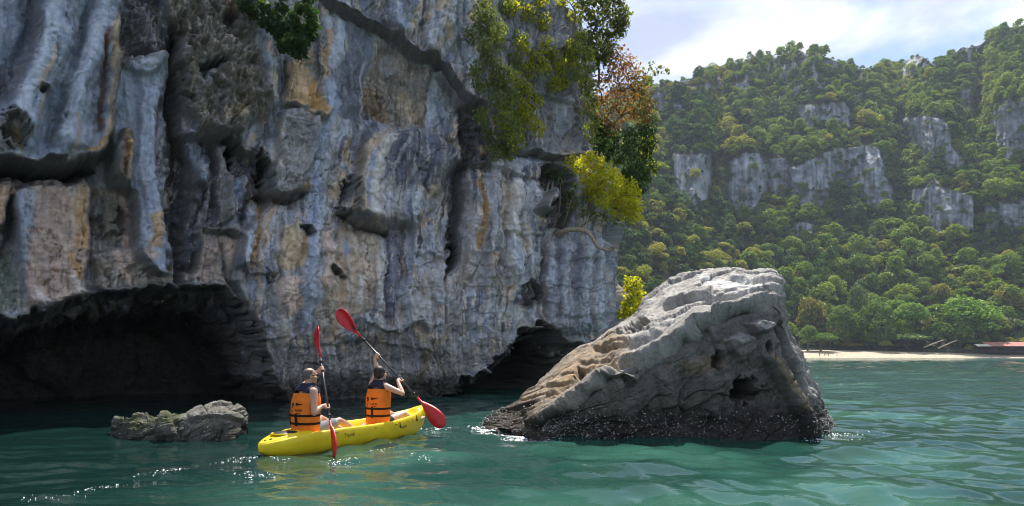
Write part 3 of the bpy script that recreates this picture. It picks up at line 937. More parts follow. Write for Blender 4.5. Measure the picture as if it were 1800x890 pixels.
def crag_features():
    global UF, VF
    # -- left hanging drapery
    plate([(-120, -120), (200, -120), (209, 60), (206, 130), (199, 230), (186, 268), (162, 288), (120, 304), (70, 308), (45, 300), (0, 296), (-120, 292)], 1.1, 9, sm=0.75, power=.5)
    ridge([(100, -40), (88, 60), (62, 130), (34, 190), (14, 240)], 24, .42)
    ridge([(62, -30), (55, 60), (28, 120), (-20, 180)], 20, -.34)
    ridge([(148, -30), (138, 60), (118, 120), (88, 175), (60, 250)], 14, .22)
    ridge([(168, -20), (142, 80), (118, 150), (98, 225), (85, 275)], 14, -.34)
    ridge([(190, -30), (170, 60), (132, 140), (122, 200), (108, 265)], 16, .3)
    ridge([(188, 55), (182, 130), (182, 175), (172, 235)], 7, -.26)
    ridge([(199, 40), (200, 130), (194, 190), (180, 250)], 7, .22)
    ridge([(150, 160), (148, 220), (140, 270)], 12, .2)
    pit((79, 157), 7, 9, .55, 20)
    pit((26, 228), 20, 28, .5)
    pit((118, 203), 3, 4, .2)
    ridge([(-90, 300), (0, 303), (60, 312), (130, 311), (156, 302)], 6, -2.6, False)
    plate([(64, 292), (110, 294), (114, 306), (70, 306)], .9, 6)
    # -- blocks beneath it
    plate([(20, 330), (60, 318), (90, 310), (150, 312), (166, 330), (160, 450), (150, 500), (157, 520), (100, 536), (50, 546), (34, 500)], .55, 22, power=.5)
    plate([(-90, 305), (20, 316), (29, 330), (6, 400), (-90, 430)], .6, 12)
    ridge([(24, 326), (16, 380), (4, 430), (-10, 470)], 6, -.5)
    ridge([(45, 335), (40, 400), (30, 470)], 12, .2)
    ridge([(162, 320), (170, 400), (168, 500)], 7, -.35)
    plate([(160, 440), (250, 430), (300, 490), (300, 512), (240, 522), (170, 530)], .45, 14, ro=.8)
    # -- blue column
    plate([(200, 112), (285, 100), (291, 140), (280, 200), (276, 262), (286, 330), (296, 420), (296, 492), (255, 472), (236, 430), (230, 335), (195, 332), (190, 250)], .8, 20, sm=.8, power=.5)
    ledge([(218, 120), (240, 126), (265, 128), (290, 120)], .3, 45)
    ridge([(258, 20), (260, 80), (254, 124)], 14, .3)
    plate([(212, 225), (228, 222), (239, 260), (236, 304), (224, 332), (205, 322), (188, 312), (198, 270)], .32, 9, ro=1)
    ridge([(222, 232), (214, 280), (205, 318)], 5, .14)
    ridge([(230, 240), (230, 290), (224, 330)], 5, .16)
    ridge([(262, 140), (255, 220), (262, 320), (275, 420)], 10, .16)
    pit((175, 395), 10, 18, .3); pit((212, 385), 9, 22, .45); pit((200, 420), 12, 12, .3)
    # -- deep groove and dark recess right of the column
    ridge([(303, 55), (300, 120), (297, 180), (302, 260), (303, 340), (308, 420), (312, 495)], 13, -1.1, False)
    plate([(296, 240), (400, 236), (420, 262), (440, 272), (456, 300), (480, 352), (440, 405), (400, 412), (352, 402), (345, 492), (310, 486)], -.75, 22, ro=1)
    ridge([(322, 222), (338, 262), (350, 292), (344, 335)], 14, .55)
    ridge([(357, 285), (346, 335), (332, 400), (322, 475)], 8, .5)
    ridge([(386, 250), (391, 300), (396, 400)], 10, .5)
    ridge([(416, 310), (415, 360), (412, 410)], 10, .5)
    ridge([(446, 358), (438, 420), (425, 475)], 9, .5)
    ridge([(372, 300), (366, 345), (352, 400)], 5, .35)
    ridge([(404, 305), (404, 350), (402, 395)], 5, .3)
    ridge([(432, 300), (430, 345)], 6, .3)
    ledge([(352, 402), (380, 408), (400, 410), (425, 414)], .4, 40, .3, 14)
    ledge([(382, 410), (402, 414), (422, 416)], -.15, 30)
    # -- dark pitted overhang
    plate([(290, 92), (330, 62), (400, 60), (450, 90), (472, 130), (490, 182), (470, 202), (440, 216), (430, 238), (380, 244), (340, 222), (310, 182)], .6, 30, ro=1.3, power=.5)
    plate([(210, -80), (460, -80), (440, 60), (400, 62), (330, 62), (290, 90), (212, 100)], .1, 12, ro=1.1)
    pit((372, 118), 26, 11, .8, -32); pit((298, 85), 9, 22, .7); pit((400, 38), 10, 12, .5); pit((330, 170), 12, 8, .35)
    pit((404, 262), 11, 20, 1.2); pit((459, 296), 13, 28, 1.5, -8); pit((318, 130), 8, 14, .4)
    ridge([(425, 90), (450, 102), (480, 118)], 4, .2)
    ridge([(312, 80), (325, 105), (340, 95)], 9, .25)
    # -- grey block and ochre hollow
    plate([(500, 196), (540, 185), (566, 202), (560, 262), (546, 302), (530, 337), (500, 352), (475, 347), (470, 312), (490, 272), (480, 232)], .55, 14, ro=.5, power=.5)
    ridge([(440, 345), (470, 354), (510, 358), (542, 338)], 7, -.5)
    ledge([(494, 180), (520, 186), (546, 190), (582, 206)], .32, 70, .12, 10)
    ridge([(575, 110), (578, 160), (572, 200)], 10, .18)
    ridge([(490, 90), (480, 150), (470, 180)], 12, .25)
    ridge([(505, 100), (500, 160)], 8, -.15)
    pit((540, 408), 7, 9, .7)
    pit((594, 478), 14, 6, .6, 40)
    # -- smooth slab and blue streak
    plate([(570, 20), (610, 30), (655, 50), (655, 110), (640, 170), (636, 215), (600, 225), (560, 225), (575, 130)], .0, 8, sm=.95)
    ridge([(588, 30), (580, 120), (592, 185), (566, 262), (556, 330), (550, 420), (546, 520), (540, 610)], 15, .2)
    ridge([(640, 110), (634, 170), (638, 210)], 4, .12)
    ledge([(636, 212), (660, 208), (700, 222), (745, 226), (790, 246)], -.25, 60)
    # -- great diagonal ledge
    ledge([(555, -14), (590, 8), (620, 24), (650, 44), (682, 58), (705, 66), (716, 86), (742, 102), (768, 108), (792, 128), (806, 156), (832, 188), (852, 218)], .5, 130, .16, 9)
    ridge([(690, 62), (730, 92), (765, 104)], 6, .2)
    ledge([(760, 128), (790, 158), (812, 190), (830, 236)], .35, 60, .2, 12)
    ridge([(720, -10), (700, 40), (720, 70)], 12, .2); ridge([(790, 20), (765, 70), (755, 100)], 12, .3); ridge([(770, -10), (745, 50), (735, 85)], 8, -.2)
    ridge([(812, 60), (800, 110)], 8, -.25); ridge([(840, 60), (830, 130), (840, 200)], 10, .3)
    plate([(800, 190), (850, 175), (862, 290), (808, 292)], -.6, 16, ro=.6)
    plate([(786, 214), (808, 222), (800, 252), (784, 246)], .35, 6)
    # -- big bulge
    plate([(590, 372), (625, 300), (640, 226), (660, 212), (690, 228), (742, 228), (782, 246), (806, 263), (815, 292), (790, 312), (765, 352), (735, 402), (700, 402), (660, 396), (620, 382)], .7, 34, sm=.3, power=.5)
    for off in (0, 22, 44, 66, 90):
        ridge([(655 + off * 1.3, 232 + off * .1), (640 + off, 290), (642 + off * .9, 340), (650 + off * .7, 395)], 6, .1)
    ledge([(585, 370), (620, 386), (650, 399), (688, 410)], .4, 60, .55, 11)
    pit((612, 345), 17, 34, .6, 12)
    ridge([(625, 300), (618, 345), (600, 370)], 6, .2)
    ridge([(812, 275), (803, 340), (797, 400), (792, 476)], 11, -1.0)
    pit((791, 452), 9, 30, .9)
    ridge([(780, 320), (770, 360), (758, 420)], 8, .22); ridge([(748, 370), (738, 420), (735, 450)], 8, .22)
    ridge([(690, 420), (690, 500), (688, 560)], 6, .12); ridge([(712, 410), (705, 520)], 12, -.18)
    # -- lower central wall
    for x0, hgt in ((420, .2), (455, .12), (480, -.15), (505, .14), (530, -.1), (575, .16), (605, -.14), (640, .16), (662, -.1), (730, .2), (762, -.16)):
        ridge([(x0 + 10, 385), (x0 + 4, 450), (x0, 520), (x0 + 4, 590)], 9, hgt)
    ridge([(385, 412), (391, 450), (401, 492), (421, 532), (452, 575)], 5, -.45)
    ledge([(412, 470), (440, 478), (462, 482), (484, 484)], .14, 40, .1, 8)
    ledge([(640, 560), (700, 590), (745, 560)], .2, 50)
    ledge([(470, 600), (540, 612), (640, 600), (700, 606), (790, 625)], .1, 30)
    ridge([(750, 600), (735, 640), (700, 680)], 12, .12)
    ledge([(745, 440), (770, 452), (790, 458)], .2, 40)
    # -- right hand wall
    ledge([(812, 292), (842, 290), (860, 295)], .35, 40, .35, 6)
    ledge([(855, 288), (890, 300), (925, 308), (958, 312)], .22, 60, .12, 6)
    ledge([(880, 404), (910, 408), (960, 412)], .12, 30, .1, 5)
    for x0, hgt in ((830, .22), (852, -.2), (876, .2), (892, -.16), (912, .2), (930, -.12), (945, .18)):
        ridge([(x0, 300), (x0 + 3, 350), (x0 - 2, 420), (x0, 500)], 7, hgt)
    ridge([(845, 330), (860, 365), (845, 400)], 8, .15)
    for y0 in (440, 462, 480, 500, 520, 545):
        ledge([(806 + y0 % 17, y0), (840, y0 + 6), (880, y0 + 2), (905, y0 + 12)], .05, 14, .04, 4)
    plate([(950, 290), (975, 285), (1002, 310), (1006, 362), (990, 402), (956, 402), (948, 386), (959, 352), (950, 330)], -1.4, 9, ro=.6)
    plate([(948, 345), (972, 348), (978, 362), (962, 384), (946, 380)], 1.0, 6)
    plate([(955, 372), (990, 372), (992, 400), (955, 400)], .7, 6)
    ridge([(972, 315), (968, 360), (962, 400)], 4, .35); ridge([(985, 325), (982, 390)], 4, .3)
    ledge([(850, 250), (900, 262), (960, 275), (1010, 278), (1040, 270)], .45, 40, .35, 16)
    ledge([(870, 150), (920, 160), (985, 176), (1030, 200)], .15, 40, .1, 8)
    ledge([(910, 80), (940, 100), (1000, 80)], .12, 40, .1, 8)
    plate([(985, 170), (1005, 160), (1012, 220), (990, 240)], .3, 10)
    ridge([(962, 415), (956, 480), (962, 570)], 6, -.35); ridge([(1000, 430), (996, 520), (1000, 590)], 5, .12); ridge([(1030, 440), (1026, 520), (1030, 590)], 6, -.12)
    ridge([(1062, 420), (1068, 500), (1055, 570)], 8, .2)
    plate([(1074, 380), (1160, 380), (1160, 640), (1062, 640), (1066, 520)], -1.1, 8)
    for y0 in (450, 500, 548):
        ledge([(968, y0), (1010, y0 + 8), (1060, y0 + 2)], .05, 24, .06, 4)
    plate([(912, 500), (930, 490), (950, 505), (952, 532), (915, 537)], -.9, 6, ro=.8)
    ridge([(922, 495), (920, 520)], 3, .5); ridge([(934, 494), (936, 516)], 3, .4); ridge([(943, 505), (942, 525)], 3, .4)
    # -- broad columns
    for pts_, wd_, h_ in (([(602, 30), (592, 200), (564, 330), (552, 560)], 26, .34), ([(505, 350), (488, 480), (484, 610)], 24, .32), ([(640, 405), (632, 500), (628, 610)], 30, .32),
                          ([(700, 405), (694, 500), (690, 600)], 22, .26), ([(748, 380), (746, 480), (748, 590)], 24, .32), ([(840, 298), (834, 430), (826, 590)], 28, .3),
                          ([(906, 305), (902, 420), (896, 540)], 28, .36), ([(935, 305), (938, 400), (930, 500)], 14, .22), ([(1000, 420), (996, 500), (998, 592)], 30, .32), ([(1044, 420), (1040, 500), (1046, 590)], 20, .26),
                          ([(455, 430), (440, 500), (462, 590)], 18, .24), ([(700, 236), (668, 290), (662, 390)], 18, .28), ([(742, 250), (716, 310), (712, 392)], 20, .28), ([(782, 262), (756, 320), (742, 392)], 16, .24),
                          ([(720, -40), (712, 20), (690, 50)], 22, .3), ([(790, -40), (780, 40), (752, 98)], 20, .32), ([(650, 60), (640, 130), (634, 205)], 16, .2), ([(540, 30), (536, 100), (528, 180)], 20, .25)):
        ridge(pts_, wd_, h_)
    ridge([(115, -60), (100, 60), (74, 130), (44, 200), (24, 262)], 22, .35); ridge([(200, -60), (178, 60), (140, 150), (124, 230), (112, 285)], 18, .34)
    # -- sea caves
    keepU, keepV = UF, VF
    jag = fbm(keepU * .05, keepV * .05, 3, 171, .5)
    UF = keepU + 7 * jag; VF = keepV + 9 * fbm(keepU * .06 + 9, keepV * .05, 3, 173, .5)
    cave([(768, 704), (800, 680), (840, 655), (880, 625), (905, 600), (921, 584), (936, 568), (955, 570), (975, 592), (986, 608), (1012, 614), (1050, 608), (1075, 608), (1075, 800), (762, 800)], 6.3, 50)
    cave([(-160, 566), (30, 560), (70, 545), (110, 536), (165, 522), (235, 514), (300, 506), (330, 502), (380, 507), (420, 542), (446, 572), (460, 602), (470, 642), (480, 672), (502, 716), (505, 820), (-160, 820)], 6.3, 75)
    UF, VF = keepU, keepV
    ledge([(-120, 566), (30, 560), (110, 536), (165, 522), (235, 514), (300, 506), (380, 507)], .25, 22)
    ridge([(300, 540), (360, 560), (420, 620), (440, 690)], 24, .9)
    ridge([(60, 580), (100, 640), (180, 690)], 26, .8)


def soft(a, n):
    """running mean both ways, so that a feature is placed where the displaced face will be seen"""
    k = np.ones(2 * n + 1) / (2 * n + 1)
    for ax in (0, 1):
        a = np.apply_along_axis(lambda v: np.convolve(np.pad(v, n, 'edge'), k, 'valid'), ax, a)
    return a
for pass_ in range(3):
    smooth_mask[:] = 0; rough_mask[:] = 0
    dF = macro.ravel().copy()
    crag_features()
    if pass_ < 2:
        dd_ = np.maximum(soft(dF.reshape(macro.shape), 7), -1.2)
        U, Vv = pix(dd_)
        U = np.where(front, U, 5000.0)
        Uw, Vw = U + wu, Vv + wv
        UF, VF = Uw.ravel(), Vw.ravel()
d = dF.reshape(d.shape)
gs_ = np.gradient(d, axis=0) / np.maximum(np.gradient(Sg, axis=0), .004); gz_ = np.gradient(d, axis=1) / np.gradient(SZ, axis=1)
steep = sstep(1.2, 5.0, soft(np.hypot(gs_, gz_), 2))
det0 = d.copy()
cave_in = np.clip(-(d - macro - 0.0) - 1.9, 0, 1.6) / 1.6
# -- stone relief everywhere
sm = smooth_mask.reshape(d.shape); ro = rough_mask.reshape(d.shape)
Us, Vs = Uw, Vw
rough = np.clip(0.75 * (1 - 0.8 * sm) + 0.9 * ro, 0.12, 1.9)
warp = 14 * pn(Us * 0.012, Vs * 0.006, 121)
fl = ridged((Us + warp) * 0.034, Vs * 0.0055, 3, 122)
d -= 0.12 * fl * (1 - 0.45 * sm) * (1 - 0.5 * ro)
fl2 = ridged((Us + 1.4 * warp) * 0.085 + 3.1, Vs * 0.010, 3, 124)
d -= 0.026 * fl2 * (1 - 0.85 * sm)
for (fu, fv, sd_, dp, ww) in ((.020, .0055, 181, .16, .030), (.034, .010, 183, .09, .034), (.007, .020, 185, .10, .028), (.05, .02, 187, .06, .05)):
    q_ = np.abs(pn((Us + 1.2 * warp + 5 * pn(Us * .06, Vs * .05, sd_ + 1)) * fu, (Vs + 5 * pn(Us * .07, Vs * .06, sd_ + 2)) * fv + (Us * fu * .6 if fu < .01 else 0), sd_))
    on = sstep(-.1, .35, pn(Us * .011, Vs * .011, sd_ + 3))
    d -= dp * sstep(ww, 0, q_) * on * (1 - .5 * sm)
cv, f1, f2 = voro((Sg + 0.5 * fbm(Sg, SZ, 3, 123)) * 1.3 + .25 * SZ, (SZ + 0.5 * fbm(Sg, SZ * .7, 3, 124)) * 0.5, 3)
d += rough * (0.17 * (cv - 0.5) - 0.05 * sstep(0.06, 0.0, f2 - f1))
cv2, g1, g2 = voro((Sg + 0.12 * pn(Sg * 3, SZ * 3, 125)) * 3.4, (SZ + 0.12 * pn(Sg * 3, SZ * 3, 126)) * 2.4, 5)
d += rough * (0.065 * (cv2 - 0.5) - 0.015 * sstep(0.06, 0.0, g2 - g1))
cv3, h1, h2 = voro((Sg + 0.05 * pn(Sg * 8, SZ * 8, 161)) * 7.5 + .4 * SZ, (SZ + 0.05 * pn(Sg * 8, SZ * 8, 162)) * 4.5, 11)
d += rough * 0.022 * (cv3 - 0.5)
fb = fbm(Sg * 1.4, SZ * 1.1, 6, 127, 0.55)
d += rough * 0.075 * fb
rg = ridged(Sg * 2.4, SZ * 2.0, 4, 129, 0.6)
d += 0.05 * rg * np.clip(rough + 0.8 * ro, 0, 3)
d += 0.035 * fbm(Sg * 6.0, SZ * 4.2, 4, 131, .65) * np.clip(rough, .3, 2)
d = det0 + (d - det0) * (1 - .8 * steep) + steep * .10 * fbm(Sg * .9, SZ * .9, 3, 137)
d = np.where(front, d, 0.6 * fbm(Sg * 0.5, SZ * 0.4, 5, 133))
Px = SX + NX * d; Py = SY + NY * d; Pz = SZ + 0.05 * fbm(Sg * 2, SZ * 2, 3, 134)
Pz = Pz + steep * .18 * fbm(d * .7 + 4, Sg * 1.1, 4, 201, .6) * sstep(-.4, -1.0, d - macro)
Px = Px + steep * .18 * fbm(d * .7, SZ * 1.1, 4, 203, .6) * sstep(-.4, -1.0, d - macro)
# the crest bends back over the top
top = sstep(13.2, 15.5, SZ)
Px -= NX * top * 3.0 * (0.7 + .5 * pn(Sg * .5, SZ * 0, 135)); Py -= NY * top * 3.0
Pz = Pz - 0.9 * top ** 2

# -- stone colours (bands of mineral staining, lichen, wet foot; shade painted into gaps and hollows)
def A(*c): return np.array(c, float)
BLUE, PALE, SLATE, GREY = A(.40, .46, .58), A(.60, .65, .74), A(.13, .14, .18), A(.46, .455, .455)
CREAM, OCHRE, PINK, WHITE = A(.76, .59, .41), A(.64, .39, .17), A(.70, .52, .42), A(.82, .78, .73)
BROWN, DARK, RUST = A(.195, .17, .13), A(.05, .05, .052), A(.23, .115, .075)
U2 = Uw.ravel(); V2 = Vw.ravel()
str1 = fbm((U2 + warp.ravel()) * 0.055, V2 * 0.004, 3, 141)
str2 = fbm((U2 + warp.ravel()) * 0.15, V2 * 0.008, 3, 142)
str3 = fbm((U2 + 1.5 * warp.ravel()) * 0.30, V2 * 0.014, 3, 145)
blot = fbm(U2 * 0.03, V2 * 0.024, 4, 143)
fine = fbm(Sg.ravel() * 4, SZ.ravel() * 3, 4, 144, .6)
C = np.repeat(GREY[None], len(U2), 0)
def blend(col, a):
    global C
    a = np.clip(a, 0, 1)[:, None]
    C = C * (1 - a) + np.asarray(col)[None] * a
blend(BLUE, sstep(-.1, .6, str1) * .8)
blend(SLATE, sstep(.1, .7, -str1 + .3 * blot) * .85)
blend(CREAM, sstep(.22, .45, str2 + .6 * blot) * .8)
blend(PALE, sstep(.30, .6, str2 - .4 * blot) * .8)
blend(SLATE, sstep(.30, .6, -str2 + .3 * blot) * .7)
brk = 0.74 + 0.6 * sstep(-.7, .5, fine + .6 * str2)
def paintp(pts, col, a=1.0, soft=8):
    i = box(pts, 4)
    s = poly_sd(UF[i], VF[i], pts)
    k = np.clip(a * sstep(-3, soft, s + 3 * fine[i]) * np.minimum(1, brk[i]), 0, 1)[:, None]
    C[i] = C[i] * (1 - k) + np.asarray(col)[None] * k
def paints(pts, wd, col, a=1.0):
    i = box(pts, wd * 1.5)
    ds, _, t = pl_dist(UF[i], VF[i], pts)
    k = np.clip(a * sstep(wd * 1.15, wd * .45, ds + 1.8 * fine[i]) * np.minimum(1.05, brk[i] + .15) * sstep(-.01, .06, t) * sstep(1.01, .9, t), 0, 1)[:, None]
    C[i] = C[i] * (1 - k) + np.asarray(col)[None] * k
# left drapery
paintp([(-120, -120), (200, -120), (209, 60), (206, 130), (199, 230), (186, 268), (120, 288), (70, 292), (45, 280), (0, 267), (-120, 262)], BLUE, .9)
paints([(60, -40), (56, 60), (25, 125), (-30, 190)], 34, SLATE * 1.3, .8)
paints([(100, -30), (90, 60), (66, 130), (36, 190), (10, 235)], 15, PALE, .95)
paints([(140, -30), (135, 50), (118, 110), (95, 150)], 11, PALE, .8)
paints([(98, 80), (82, 125), (70, 150)], 6, CREAM, .8)
paints([(186, -20), (172, 60), (136, 140), (124, 200), (112, 260)], 14, PALE, .75)
paints([(162, -10), (142, 80), (118, 150), (100, 220)], 9, SLATE * 1.6, .7)
paints([(76, 165), (72, 185), (69, 205)], 4, CREAM, .9)
paints([(199, 40), (201, 130), (196, 190), (182, 255), (168, 275)], 8, CREAM * 1.1, .95)
paints([(190, 50), (184, 125), (182, 175), (174, 232)], 5, RUST * 1.2, .9)
paints([(184, 240), (172, 262), (150, 276)], 9, OCHRE, .85)
paints([(140, 200), (136, 250), (128, 278)], 5, CREAM, .6)
paintp([(0, 200), (40, 190), (50, 240), (30, 270), (-20, 262)], BROWN * 1.6, .8)
paints([(25, 225), (30, 250), (38, 272)], 6, OCHRE, .9)
paints([(-60, 288), (60, 304), (150, 298)], 16, DARK, .9)  # shade of the undercut gap, painted black
# blocks
paintp([(60, 320), (90, 312), (150, 314), (166, 332), (160, 450), (150, 500), (155, 520), (100, 534), (50, 544), (38, 500), (55, 420)], PINK, .9)
paintp([(95, 318), (150, 318), (160, 370), (152, 440), (125, 430), (120, 360)], CREAM, .6, 16)
paints([(138, 330), (146, 400), (138, 440)], 12, OCHRE, .75)
paints([(120, 440), (138, 470), (136, 495)], 9, OCHRE, .85)
paints([(128, 480), (140, 500), (142, 525)], 5, WHITE, .8)
paints([(60, 500), (75, 525), (100, 532)], 8, WHITE, .55)
paints([(95, 322), (118, 318), (130, 345)], 8, WHITE, .6)
paintp([(28, 340), (68, 335), (60, 400), (48, 460), (36, 500), (22, 460)], BLUE * 1.05, .9)
paintp([(-90, 305), (20, 318), (28, 332), (6, 402), (-90, 425)], OCHRE * 1.15, .75)
paintp([(-90, 315), (10, 325), (14, 345), (-90, 380)], CREAM, .6)
paintp([(-90, 430), (18, 440), (36, 500), (48, 545), (-90, 562)], A(.17, .21, .18), .85)
paintp([(160, 320), (232, 325), (240, 440), (300, 490), (300, 512), (170, 528)], BROWN * 1.8, .75)
paints([(165, 340), (170, 400), (165, 460)], 10, GREY, .8)
paints([(190, 330), (215, 340), (225, 420), (240, 470)], 12, PINK, .8)
paints([(205, 440), (215, 470), (235, 495)], 9, PINK * 1.15, .8)
paintp([(150, 500), (300, 495), (310, 515), (240, 525), (150, 530)], DARK * 1.6, .5)
# blue column
paintp([(205, 120), (285, 105), (291, 140), (280, 200), (276, 262), (286, 330), (296, 420), (296, 492), (255, 472), (236, 430), (232, 335), (195, 330), (192, 250)], BLUE, .9)
paints([(258, 30), (260, 80), (254, 124)], 14, PALE, .7)
paints([(278, 140), (270, 200), (272, 262), (282, 330), (294, 420)], 5, PALE, .7)
paints([(222, 225), (222, 260), (210, 300), (206, 325)], 15, A(.27, .19, .115), .95)
paints([(228, 250), (231, 290), (224, 328)], 7, OCHRE * 1.1, .8)
paints([(274, 372), (276, 410), (270, 440)], 10, OCHRE, .75)
paints([(258, 440), (275, 455)], 10, CREAM, .6)
# dark overhang, recess
paintp([(206, -90), (470, -90), (452, 60), (475, 130), (492, 182), (470, 204), (440, 218), (430, 240), (380, 246), (340, 224), (310, 184), (286, 110), (210, 110)], BROWN, .88, 18)
paintp([(206, -90), (300, -90), (296, 60), (285, 100), (215, 110)], SLATE * 1.35, .6, 14)
paints([(310, 85), (322, 110), (332, 90)], 12, GREY * 1.1, .7)
paints([(395, 200), (420, 190), (440, 200)], 12, CREAM * .9, .55)
paints([(340, 150), (365, 142), (372, 130)], 6, GREY, .7)
paints([(300, 125), (320, 135)], 9, OCHRE * .8, .6)
paints([(400, 0), (402, 35)], 12, RUST * .8, .7)
paints([(303, 55), (300, 180), (303, 340), (312, 495)], 13, DARK, .9)  # deep shadow of the groove painted along it
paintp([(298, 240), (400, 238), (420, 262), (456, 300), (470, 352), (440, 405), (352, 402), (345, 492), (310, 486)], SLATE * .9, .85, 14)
paints([(322, 222), (340, 262), (350, 292), (344, 330)], 15, BLUE * .9, .9)
paints([(350, 275), (346, 300)], 6, PALE, .7)
paints([(386, 250), (391, 300), (396, 400)], 9, GREY, .85)
paints([(416, 310), (415, 360), (412, 405)], 9, BLUE * 1.1, .85)
paints([(372, 310), (362, 360), (340, 440)], 4, GREY * 1.1, .8)
paints([(404, 300), (403, 390)], 6, GREY, .7)
paints([(332, 400), (322, 470)], 10, SLATE * 1.6, .8)
paintp([(350, 405), (382, 410), (400, 490), (420, 530), (380, 500), (300, 496), (335, 470)], PINK * .75, .7)
paintp([(384, 412), (424, 416), (412, 462), (398, 470), (388, 440)], PINK * 1.2, .85)
paints([(447, 358), (439, 420), (426, 474)], 9, PALE, .95)
paints([(461, 350), (452, 420), (440, 475)], 8, OCHRE * .95, .8)
paints([(477, 360), (470, 420), (452, 480)], 7, CREAM, .7)
# ochre hollow, grey block
paintp([(508, 112), (530, 100), (550, 118), (560, 150), (582, 190), (578, 206), (546, 190), (496, 180), (500, 145)], CREAM * A(1.12, .95, .74), .95)
paints([(545, 140), (556, 170), (575, 195)], 10, OCHRE * 1.25, .85)
paints([(580, 45), (576, 100), (570, 140)], 7, OCHRE * 1.1, .65)
paintp([(505, 200), (545, 188), (566, 204), (560, 262), (546, 300), (530, 335), (500, 350), (478, 345), (480, 300), (492, 262)], GREY * .85, .85)
paints([(498, 200), (490, 240), (486, 270), (492, 300)], 9, WHITE * .95, .8)
paints([(486, 195), (482, 225), (478, 260)], 6, BLUE * 1.2, .8)
paints([(478, 325), (485, 345)], 10, PALE, .8)
paints([(440, 340), (480, 356), (520, 358)], 9, RUST * .6, .7)
paints([(459, 275), (456, 320)], 12, DARK, .8)  # hole's darkness painted in
paints([(545, 290), (550, 310), (535, 340)], 6, OCHRE * .9, .7)
# slab and blue streaks
paintp([(598, 32), (655, 52), (660, 90), (645, 160), (636, 215), (600, 224), (590, 180), (586, 120), (610, 80)], SLATE * 1.35, .9)
paints([(606, 20), (592, 80), (582, 120)], 10, PALE * .95, .8)
paints([(582, 140), (590, 185), (582, 210)], 12, BLUE * 1.15, .8)
paints([(572, 215), (562, 262), (556, 330), (550, 420), (546, 520), (538, 590)], 13, BLUE * 1.12, .92)
paints([(566, 340), (560, 420), (556, 500), (552, 560)], 6, PALE, .7)
paints([(612, 210), (600, 240), (588, 260)], 9, PALE, .85)
paints([(638, 110), (635, 160), (640, 205)], 3, WHITE, .6)
# tan patch
paintp([(660, 75), (700, 80), (735, 105), (770, 120), (765, 170), (752, 228), (690, 226), (655, 205), (638, 190), (642, 140)], A(.31, .265, .215), .9)
paints([(650, 150), (662, 190), (680, 215)], 18, A(.34, .23, .12), .7)
paints([(705, 160), (720, 195), (735, 215)], 18, CREAM * .95, .6)
paints([(680, 95), (690, 130)], 16, GREY * .9, .7)
paints([(768, 118), (760, 170), (752, 230)], 9, PALE * 1.02, .95)
paints([(775, 170), (778, 215), (795, 235)], 10, BLUE, .7)
paints([(795, 215), (800, 235), (788, 250)], 6, PINK * 1.25, .85)
# great ledge
paints([(555, -14), (620, 26), (682, 60), (716, 88), (768, 110), (806, 158), (850, 215)], 9, SLATE * .9, .8)
paintp([(600, -80), (740, -80), (720, 40), (700, 60), (640, 30)], SLATE * 1.25, .7)
paints([(700, -20), (705, 20), (715, 60)], 10, BLUE * 1.2, .7)
paints([(775, 40), (760, 75), (750, 100)], 7, GREY * 1.3, .7)
paints([(785, -10), (775, 15)], 10, CREAM, .8)
paints([(800, 80), (790, 110)], 8, BLUE * 1.15, .7)
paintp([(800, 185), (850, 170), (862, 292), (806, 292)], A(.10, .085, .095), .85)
paints([(845, 255), (855, 275)], 12, OCHRE * .9, .7)
# bulge
paintp([(680, 228), (742, 230), (782, 248), (800, 264), (780, 310), (755, 340), (735, 330), (690, 340), (668, 300)], SLATE * .95, .9, 14)
paintp([(640, 214), (664, 212), (668, 225), (640, 270), (625, 340), (605, 372), (594, 372), (622, 300)], SLATE, .85)
paints([(672, 230), (648, 262), (634, 290), (636, 330), (642, 380)], 12, CREAM * .95, .85)
paints([(690, 236), (668, 280), (662, 330), (664, 380), (680, 405)], 9, WHITE * .95, .9)
paints([(720, 240), (694, 290), (690, 330)], 4, GREY * 1.2, .6)
paints([(760, 262), (720, 310), (712, 350)], 4, GREY * 1.1, .5)
paintp([(782, 262), (812, 290), (780, 325), (758, 360), (745, 345), (760, 300)], A(.16, .16, .17), .8)
paints([(740, 330), (728, 380), (726, 425)], 6, PALE, .8)
paints([(764, 325), (760, 350)], 6, CREAM * .9, .7)
paints([(608, 300), (592, 330), (588, 352)], 7, CREAM * 1.05, .9)
paints([(812, 275), (803, 340), (797, 400), (792, 476)], 14, A(.07, .07, .1), .85)  # recess beside the bulge, its shade painted in
paints([(640, 396), (665, 408), (680, 412)], 5, BROWN * 1.6, .9)
# lower central wall
paintp([(590, 390), (670, 410), (680, 470), (660, 540), (590, 600), (560, 560), (575, 470)], CREAM * 1.0, .6, 14)
paints([(575, 400), (582, 450), (575, 510)], 10, PINK * 1.2, .8)
paints([(608, 420), (614, 450)], 6, BLUE, .8)
paints([(640, 480), (630, 540)], 7, WHITE, .8); paints([(668, 430), (672, 500), (664, 580)], 6, WHITE * .95, .8)
paintp([(676, 400), (715, 410), (710, 520), (690, 570), (672, 560)], SLATE * 1.5, .85)
paints([(732, 445), (742, 475), (740, 490)], 10, PALE * 1.05, .8)
paintp([(722, 480), (768, 480), (775, 560), (720, 565), (712, 520)], GREY * 1.05, .7)
paintp([(408, 475), (440, 480), (446, 530), (462, 590), (425, 540)], GREY * 1.1, .7)
paints([(455, 480), (460, 520), (448, 570)], 7, CREAM, .8)
paintp([(460, 430), (490, 420), (490, 475), (470, 480), (490, 560), (470, 600), (452, 540)], BLUE * .85, .6)
paintp([(492, 390), (535, 410), (540, 470), (492, 482)], CREAM * A(1.05, 1, .85), .8)
paintp([(486, 484), (532, 480), (534, 540), (518, 560), (490, 530)], PINK * 1.35, .85)
